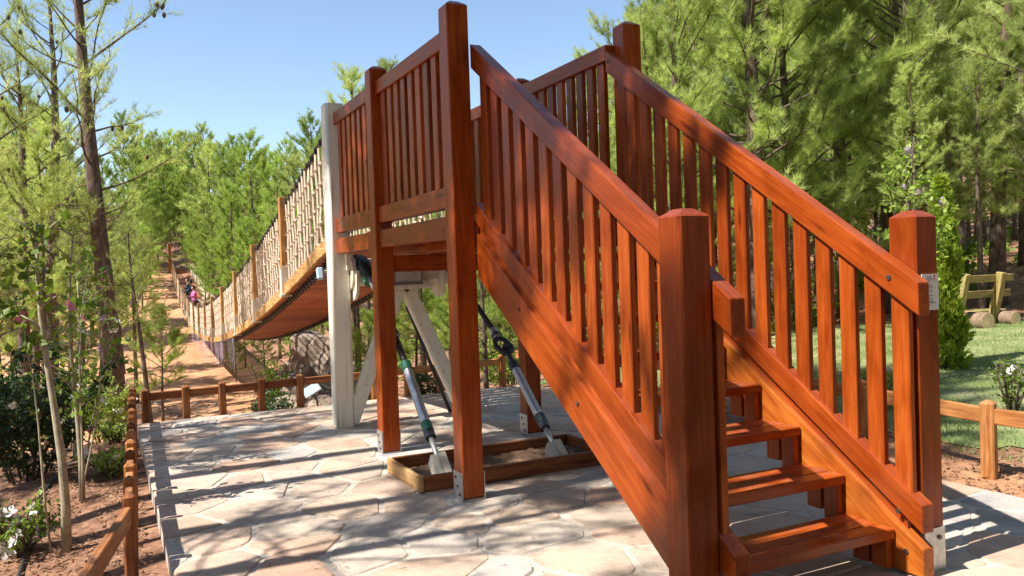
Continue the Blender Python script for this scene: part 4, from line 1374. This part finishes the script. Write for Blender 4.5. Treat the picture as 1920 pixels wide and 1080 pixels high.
def shrub(name, label, cat, x, y, stems, leaf_mat, leaf_size, n_leaf, flowers=(), seed=0, group=None, stem_mat='stem', twigs=6, spread=.25, leaf_from=0.3, z=None):
    """stems: list of (dx,dy,height,lean_x,lean_y,radius)"""
    nr = np.random.default_rng(seed)
    rd = random.Random(seed)
    z0 = hz(x, y) if z is None else z
    o = thing(name, label, cat, (x, y, z0), group)
    mb = MB()
    pts_pool = []
    for dx, dy, h, lx, ly, r in stems:
        path = []
        px_, py_ = rd.uniform(0, 6), rd.uniform(0, 6)
        for i in range(8):
            u = i / 7
            path.append(Vector((dx + lx * u + .035 * h * math.sin(u * 4 + px_) * .5, dy + ly * u + .035 * h * math.sin(u * 5 + py_) * .5, h * u - .05 * (i == 0))))
        mb.tube(path, [r * (1 - .75 * i / 7) for i in range(8)], 6)
        for q in range(twigs):
            u = leaf_from + (1 - leaf_from) * (q + rd.random()) / twigs
            i = min(6, int(u * 7))
            p = path[i].lerp(path[i + 1], u * 7 - i)
            a_ = rd.uniform(0, 6.28)
            L = spread * rd.uniform(.6, 1.3) * (1.2 - .6 * u)
            e = p + Vector((math.cos(a_) * L, math.sin(a_) * L, L * rd.uniform(.2, 1.1)))
            mdl = p.lerp(e, .5) + Vector((0, 0, L * .1))
            mb.tube([p, mdl, e], [r * .35, r * .25, r * .1], 4)
            for v in np.linspace(.15, 1, 9):
                pts_pool.append(p.lerp(mdl, v * 2) if v < .5 else mdl.lerp(e, v * 2 - 1))
        for v in np.linspace(leaf_from, 1, 16):
            i = min(6, int(v * 7))
            pts_pool.append(path[i].lerp(path[i + 1], v * 7 - i))
    mb.obj("stem", o, [M[stem_mat]], True).matrix_basis = Matrix.Identity(4)
    pool = np.array([tuple(v) for v in pts_pool])
    P = pool[nr.integers(0, len(pool), n_leaf)] + nr.normal(0, leaf_size * .45, (n_leaf, 3))
    me = tri_mesh("foliage", leaves_at(P, nr, leaf_size), [M[leaf_mat]])
    c = new_obj("foliage", me, o)
    c.matrix_basis = Matrix.Identity(4)
    for fm, cnt in flowers:
        for q in range(cnt):
            p = pool[int(nr.integers(0, len(pool)))] + nr.normal(0, leaf_size * .5, 3)
            f = new_obj("flower", FL[fm], o)
            f.matrix_basis = Matrix.Translation(Vector(p)) @ Matrix.Rotation(nr.uniform(.5, 1.4), 4, Vector((nr.normal(), nr.normal(), .1)).normalized()) @ Matrix.Scale(nr.uniform(.7, 1.15), 4)
    return o

# left foreground
shrub("hibiscus", "tall slender hibiscus with a bare pale stem at the left edge of the picture", "shrub", -1.10, -2.50,
      [(0, 0, 2.25, -.10, -.05, .034), (-.06, -.03, 2.05, -.12, -.25, .009)], 'leaf', .085, 210, (('petal_pink', 1),), 31, None, 'stem', 9, .22, .62)
shrub("hibiscus", "slim hibiscus with pink flowers standing behind the bare pale stem", "shrub", -2.55, -2.45,
      [(0, 0, 2.3, -.10, .06, .026), (.05, 0, 2.1, .1, .18, .010), (0, .03, 1.7, .0, .28, .008)], 'leaf', .075, 280, (('petal_pink', 2), ('petal_lilac', 2)), 32, None, 'stem', 10, .28, .38)
shrub("hibiscus", "thin stemmed flowering shrub between the low fence and the dark bush", "shrub", -4.6, -2.50,
      [(0, 0, 1.9, -.15, .05, .022), (.1, 0, 2.0, .15, .1, .014), (0, .1, 1.5, 0, .3, .010)], 'leaf', .06, 360, (('petal_pink', 1), ('petal_white', 5)), 33, None, 'stem', 9, .3, .15)
def bush(label, px, D, rx, h, n, mat, lsize, flowers, seed, group=None, name="bush"):
    rd = random.Random(seed)
    x, y = at(px, D)
    stems = []
    for q in range(9):
        a_ = q * 2.4
        rr_ = rx * rd.uniform(.3, 1)
        stems.append((math.cos(a_) * rr_ * .2, math.sin(a_) * rr_ * .2, h * rd.uniform(.6, 1.05), math.cos(a_) * rr_ * .8, math.sin(a_) * rr_ * .8, .014))
    return shrub(name, label, "bush", x, y, stems, mat, lsize, n, flowers, seed, group, 'bark', 7, rx * .45, .12)
bush("large dark green bush with a few white flowers at the lower left edge", 35, 7.6, .75, 1.15, 5200, 'leaf_dark', .05, (('petal_white', 8),), 41)
bush("dark bush partly cut by the left edge behind the large one", -40, 9.2, .8, 1.3, 4200, 'leaf_dark', .055, (), 42)
bush("loose green bush with many white flowers behind the slim stems", 115, 10.2, .7, 1.0, 2600, 'leaf', .06, (('petal_white', 26),), 43)
bush("leafy bush with pale flowers in front of the tall pine trunk", 185, 11.5, .55, 1.0, 1900, 'leaf_bright', .055, (('petal_white', 16), ('petal_pink', 3)), 44)
bush("low sprawling green plant on the bare soil near the fence", 195, 7.6, .30, .22, 420, 'leaf_bright', .05, (('petal_white', 5),), 45)
bush("small white flowering plant in the bottom left corner", 12, 5.6, .30, .35, 420, 'leaf', .05, (('petal_white', 14),), 46)
bush("small green seedling beside the hose", 205, 9.2, .25, .25, 260, 'leaf_bright', .05, (), 47)
bush("low dark green bush just beyond the fence under the bridge", 508, 11.6, .35, .4, 900, 'leaf_dark', .05, (), 48)
bush("grey green bush between the cream post and its brace", 672, 12.6, .45, .65, 1300, 'leaf', .045, (), 49)
bush("low bush beyond the fence beside the cable anchor", 800, 13.0, .5, .5, 1200, 'leaf_dark', .05, (), 50)
bush("bright green bush beyond the fence beneath the stairs", 955, 13.8, .55, .9, 1700, 'leaf_bright', .05, (), 51)
bush("spiky dark plant growing on the slope left of the boulders", 500, 15.5, .35, 1.3, 700, 'leaf', .07, (), 52)
# right: hibiscus and juniper by the newel, plants in the lawn
x, y = at(1698, 9.6)
shrub("hibiscus", "tall loose hibiscus with lilac flowers standing behind the newel with the notice", "shrub", x, y,
      [(0, 0, 2.9, .05, .05, .03), (0, 0, 2.95, -.1, .22, .026), (0, 0, 2.6, .0, -.25, .022), (0, 0, 2.2, .2, .42, .016), (0, 0, 1.9, -.1, .5, .014)], 'leaf_bright', .085, 900,
      (('petal_lilac', 9),), 61, None, 'bark', 10, .26, .42)
x, y = at(1768, 10.6)
z0 = hz(x, y)
jn = thing("juniper", "bright green column shaped juniper on the lawn beside the newel post", "conifer", (x, y, z0))
nr = np.random.default_rng(77)
k = 5600
u = nr.uniform(0, 1, k)
a_ = nr.uniform(0, 6.283, k)
prof = .27 * (1 - u ** 2.2) * (.62 + .38 * np.sin(u * 27 + a_ * 2 + 2 * np.sin(u * 9))) + .03
rad = prof * np.sqrt(nr.uniform(.35, 1, k))
P = np.stack([np.cos(a_) * rad, np.sin(a_) * rad, (.04 + u * 2.35 + nr.normal(0, .05, k))], 1)
d = np.stack([np.cos(a_) * .5, np.sin(a_) * .5, np.full(k, .9)], 1) + nr.normal(0, .35, (k, 3))
d /= np.linalg.norm(d, axis=1)[:, None]
sd_ = np.cross(d, nr.normal(size=(k, 3)))
sd_ /= np.linalg.norm(sd_, axis=1)[:, None]
L = nr.uniform(.06, .13, k)[:, None]
tri = np.concatenate([np.stack([P - sd_ * .018, P + sd_ * .018, P + d * L], 1), np.stack([P + d * L * .3 - sd_ * .035, P + d * L * .3 + sd_ * .01, P + d * L * .9 - sd_ * .04], 1)])
new_obj("foliage", tri_mesh("foliage", tri, [M['scale_leaf']]), jn).matrix_basis = Matrix.Identity(4)
mb = MB()
mb.tube([(0, 0, -.1), (0, 0, 1.0), (0.02, 0, 1.9)], [.03, .02, .006], 6)
mb.obj("trunk", jn, [M['bark']], True).matrix_basis = Matrix.Identity(4)
bush("weedy plant growing through the rail fence at the right edge", 1890, 8.0, .20, .50, 170, 'leaf', .05, (), 62)
bush("small plant with white flowers on the lawn at the right edge", 1896, 9.3, .15, .2, 120, 'leaf', .05, (('petal_white', 6),), 63)
bush("low weed by the fence seen between the balusters", 1640, 8.6, .3, .35, 420, 'leaf_bright', .06, (('petal_white', 4),), 64)
bush("dull green bush under the pines behind the bench", 1760, 19, 1.0, 1.4, 2200, 'leaf', .10, (), 65)

# lawn sheet and grass
LX0, LX1, LY0, LY1 = -7.0, 12.0, 3.95, 13.6
xs_ = np.arange(LX0, LX1 + .01, .25)
ys_ = np.arange(LY0, LY1 + .01, .25)
AX, AY = np.meshgrid(xs_, ys_, indexing='ij')
def in_lawn(x, y):
    e = .18 * np.sin(x * 2.1) + .12 * np.sin(x * 5.3 + 1)
    return (y > 4.15 + e) & (y < 13.3 + e) & (x > -6.6 + .3 * np.sin(y * 1.7))
AZ = height(AX, AY) + .012
n2 = len(ys_)
i_ = (np.arange(len(xs_) - 1)[:, None] * n2 + np.arange(n2 - 1)[None])
fc = np.stack([i_, i_ + n2, i_ + n2 + 1, i_ + 1], -1).reshape(-1, 4)
keep = in_lawn((AX[:-1, :-1] + .125).ravel(), (AY[:-1, :-1] + .125).ravel())
lm = arr_mesh("lawn", np.stack([AX, AY, AZ], -1).reshape(-1, 3), fc[keep], [M['lawn']], smooth=True)
tag(new_obj("lawn", lm), kind="structure")
nr = np.random.default_rng(5)
k = 90000
gxx = nr.uniform(-6.6, 5.0, k)
gyy = 4.0 + (nr.uniform(0, 1, k) ** 1.5) * 9.4
ok = in_lawn(gxx, gyy) | ((gyy > 3.85) & (gyy < 4.3) & (nr.uniform(0, 1, k) < .25))
clump = np.sin(gxx * 1.9 + 1.3 * np.sin(gyy * 1.1)) * np.sin(gyy * 2.3) + nr.normal(0, .6, k)
ok &= clump > -.35
gxx, gyy = gxx[ok], gyy[ok]
k = len(gxx)
P = np.stack([gxx, gyy, height(gxx, gyy) + .005], 1)
hgt = nr.uniform(.02, .05, k) * (1 + .7 * (nr.uniform(0, 1, k) > .9))
d = np.stack([nr.normal(0, .5, k), nr.normal(0, .5, k), np.ones(k)], 1)
a_ = nr.uniform(0, 6.283, k)
sd_ = np.stack([np.cos(a_), np.sin(a_), np.zeros(k)], 1) * .007
tag(new_obj("grass", tri_mesh("grass", np.stack([P - sd_, P + sd_, P + d * hgt[:, None]], 1), [M['grass']])), "short mown grass of the lawn behind the rail fence", "grass", None, "stuff")

# dry litter on the soil
nr = np.random.default_rng(6)
k = 15900
lx_ = np.concatenate([nr.uniform(-7, 2.2, 7500), nr.uniform(-3, 5, 3500), nr.uniform(-9, 4, 4000), nr.uniform(-5, 3.5, 900)])
ly_ = np.concatenate([-1.98 - np.abs(nr.normal(0, 1.2, 7500)), nr.uniform(3.2, 4.3, 3500), nr.uniform(13.2, 20, 4000), -1.85 + 4.9 * nr.uniform(0, 1, 900) ** 1.6])
P = np.stack([lx_, ly_, height(lx_, ly_) + .012 + nr.uniform(0, .012, k)], 1)
P[15000:, 2] = .009
d = np.stack([nr.normal(size=k), nr.normal(size=k), nr.normal(0, .25, k)], 1)
d /= np.linalg.norm(d, axis=1)[:, None]
sd_ = np.cross(d, np.stack([nr.normal(0, .3, k), nr.normal(0, .3, k), np.ones(k)], 1))
L = nr.uniform(.02, .085, k)[:, None]
d[15000:, 2] = 0
sd_ *= nr.uniform(.004, .014, k)[:, None]
sd_[15000:] *= .3
tag(new_obj("leaf_litter", tri_mesh("leaf_litter", np.concatenate([np.stack([P - sd_, P + sd_, P + d * L], 1)]), [M['litter']])), "dry pine needles and leaf litter scattered on the soil", "litter", None, "stuff")

# low undergrowth on the wooded slopes, a mass nobody could count
nr = np.random.default_rng(15)
cl = []
while len(cl) < 620:
    q = nr.uniform(0, 1)
    if q < .55:
        x, y = nr.uniform(-85, -24), nr.uniform(-9, 24)
        if yl(x) - 2.2 < y < yr(x) + 2.5 and x > -62:
            continue
        if -3.5 < y < 3 and x > -38:
            continue
    elif q < .8:
        x, y = nr.uniform(-26, -7), nr.uniform(4.5, 22)
    else:
        x, y = nr.uniform(-26, 6), nr.uniform(16, 34)
    cl.append((x, y, nr.uniform(.25, .6), nr.uniform(.25, .9)))
cl = np.array(cl)
per = 60
cc = np.repeat(cl, per, 0)
k = len(cc)
th = nr.uniform(0, 6.283, k)
rr = np.sqrt(nr.uniform(0, 1, k)) * cc[:, 2]
P = np.stack([cc[:, 0] + np.cos(th) * rr, cc[:, 1] + np.sin(th) * rr, np.zeros(k)], 1)
P[:, 2] = height(P[:, 0], P[:, 1]) + nr.uniform(0, 1, k) ** .8 * cc[:, 3] * (1 - (rr / cc[:, 2]) ** 2 * .8)
tag(new_obj("undergrowth", tri_mesh("undergrowth", leaves_at(P, nr, .16), [M['leaf']])), "low green undergrowth scattered over the wooded slopes", "undergrowth", None, "stuff")
# stones and sticks on the bare slope
k = 420
P = np.stack([nr.uniform(-22, -5.6, k), nr.uniform(-4, 4.5, k), np.zeros(k)], 1)
P[:, 2] = height(P[:, 0], P[:, 1])
mb = MB()
for q in P:
    a_ = nr.uniform(0, 6.28)
    if nr.uniform() < .6:
        r_ = nr.uniform(.02, .08)
        pts = [Vector(q) + Vector((0, 0, -r_ * .3)), Vector(q) + Vector((r_ * .1, 0, r_ * .4)), Vector(q) + Vector((0, r_ * .2, r_ * .75))]
        mb.tube(pts, [r_, r_ * .85, r_ * .35], 6, 0)
    else:
        L = nr.uniform(.15, .7)
        pts = [Vector(q) + Vector((0, 0, .012)), Vector(q) + Vector((math.cos(a_) * L * .5, math.sin(a_) * L * .5, .03)), Vector(q) + Vector((math.cos(a_ + .2) * L, math.sin(a_ + .2) * L, .015))]
        mb.tube(pts, [.012, .009, .004], 4, 1)
tag(mb.obj("rubble", None, [M['rock'], M['bark']]), "small loose stones and sticks lying on the bare slope", "rubble", None, "stuff")

# irrigation hose and fallen branches on the soil
def on_ground(pts, lift):
    out = []
    for (xa, ya), (xb, yb) in zip(pts, pts[1:]):
        for q in range(6):
            u = q / 6
            xx, yy = xa + (xb - xa) * u, ya + (yb - ya) * u
            out.append((xx, yy, hz(xx, yy) + lift + .006 * math.sin(q * 2.1)))
    return out
hs_ = tube("garden_hose", on_ground([(0.3, -2.75), (-1.2, -2.72), (-2.6, -2.78), (-4.0, -2.45), (-4.9, -2.5), (-6.5, -2.9)], .02), .014, None, M['black'], 6)
tag(hs_, "black irrigation hose lying along the soil behind the shrubs", "hose")
br_ = tube("fallen_branch", on_ground([(-4.1, -2.95), (-4.3, -2.5), (-4.2, -2.15)], .03), .022, None, M['bark'], 6)
tag(br_, "short dark branch lying on the soil near the fence", "branch")

# ------------------------------------------------------------------ people on the bridge
def skin_mesh(name, verts, edges, radii, root=0, sub=1):
    me = bpy.data.meshes.new(name)
    me.from_pydata(verts, edges, [])
    o = bpy.data.objects.new(name + "_build", me)
    C.objects.link(o)
    md = o.modifiers.new("skin", 'SKIN')
    md.use_smooth_shade = True
    sk = me.skin_vertices[0].data
    for i, r_ in enumerate(radii):
        sk[i].radius = (r_, r_) if not hasattr(r_, '__len__') else r_
        sk[i].use_root = (i == root)
    if sub:
        sm = o.modifiers.new("sub", 'SUBSURF')
        sm.levels = sub
        sm.render_levels = sub
    dg = bpy.context.evaluated_depsgraph_get()
    out = bpy.data.meshes.new_from_object(o.evaluated_get(dg))
    bpy.data.objects.remove(o)
    bpy.data.meshes.remove(me)
    return out

def person(label, x, y, yaw, coat, legs_mat, long_coat, seed, hh=1.0):
    rd = random.Random(seed)
    z = bz(x) - .003
    o = thing("person", label, "person", (x, y, z), "people on the bridge")
    base = Matrix.Translation((x, y, z)) @ Matrix.Rotation(yaw, 4, 'Z') @ Matrix.Scale(hh, 4)
    V = [(0, 0, .95), (0, .01, 1.12), (0, .02, 1.32), (0, .03, 1.46), (0, .05, 1.54), (0, .075, 1.62), (0, .07, 1.70)]
    E = [(0, 1), (1, 2), (2, 3), (3, 4), (4, 5), (5, 6)]
    Rr = [.135, .125, .15, .06, .06, .088, .07]
    for sgn in (-1, 1):
        i = len(V)
        V += [(sgn * .10, 0, .88), (sgn * .11, .02, .50), (sgn * .11, -.02, .09), (sgn * .12, .12, .035)]
        E += [(0, i), (i, i + 1), (i + 1, i + 2), (i + 2, i + 3)]
        Rr += [.09, .062, .045, .038]
        j = len(V)
        V += [(sgn * .17, .01, 1.41), (sgn * .235, .10, 1.16), (sgn * .19, .32, 1.20), (sgn * .18, .39, 1.20)]
        E += [(2, j), (j, j + 1), (j + 1, j + 2), (j + 2, j + 3)]
        Rr += [.055, .043, .033, .036]
        for q in range(4):
            f0 = len(V)
            V += [(sgn * .18 + (q - 1.5) * .019, .44, 1.195), (sgn * .18 + (q - 1.5) * .020, .48, 1.165 - .004 * q)]
            E += [(j + 3, f0), (f0, f0 + 1)]
            Rr += [.009, .007]
        f0 = len(V)
        V += [(sgn * .18 - sgn * .045, .40, 1.18)]
        E += [(j + 3, f0)]
        Rr += [.009]
    body = skin_mesh("body", V, E, Rr)
    body.materials.append(M['skin'])
    new_obj("body", body, o, base)
    # nose and hair
    bm = bmesh.new()
    bmesh.ops.create_uvsphere(bm, u_segments=12, v_segments=8, radius=.106)
    for vv in list(bm.verts):
        if vv.co.y > .035 and vv.co.z < .045:
            bm.verts.remove(vv)
    for vv in bm.verts:
        vv.co = Vector((vv.co.x * .95, vv.co.y * 1.05 + .055, vv.co.z * 1.12 + 1.665))
    hm = bpy.data.meshes.new("hair")
    bm.to_mesh(hm)
    bm.free()
    hm.materials.append(M['hair'])
    new_obj("hair", hm, o, base)
    cv = [(0, 0, .90), (0, .01, 1.12), (0, .02, 1.32), (0, .025, 1.43)]
    ce = [(0, 1), (1, 2), (2, 3)]
    cr_ = [.175, .15, .175, .085]
    if long_coat:
        cv += [(0, 0, .55), (0, 0, .28)]
        ce += [(0, 4), (4, 5)]
        cr_ += [.20, .23]
    for sgn in (-1, 1):
        j = len(cv)
        cv += [(sgn * .17, .01, 1.40), (sgn * .235, .10, 1.16), (sgn * .195, .29, 1.20)]
        ce += [(2, j), (j, j + 1), (j + 1, j + 2)]
        cr_ += [.075, .062, .048]
    cm = skin_mesh("jacket", cv, ce, cr_)
    cm.materials.append(M[coat])
    new_obj("coat" if long_coat else "jacket", cm, o, base)
    lv, le, lr = [(0, 0, .93)], [], [.15]
    for sgn in (-1, 1):
        j = len(lv)
        lv += [(sgn * .10, 0, .86), (sgn * .11, .02, .50), (sgn * .11, -.02, .10)]
        le += [(0, j), (j, j + 1), (j + 1, j + 2)]
        lr += [.105, .078, .062]
    tm = skin_mesh("trousers", lv, le, lr)
    tm.materials.append(M[legs_mat])
    new_obj("trousers", tm, o, base)
for lb, x, off, yaw, ct, lg, lc, sd__, hh in (("person in a long black coat leaning on the rope side of the bridge", -42.2, .30, 3.0, 'cloth_dark', 'cloth_dark', True, 1, 1.0),
                                         ("person in a navy jacket standing between the black coat and the pink top", -40.3, .36, 2.7, 'cloth_blue', 'jeans', False, 2, 1.02),
                                         ("person in a bright pink top standing nearest on the bridge", -37.8, .34, 3.3, 'cloth_pink', 'jeans', True, 3, .95)):
    person(lb, x, yl(x) + off, yaw, ct, lg, lc, sd__, hh)
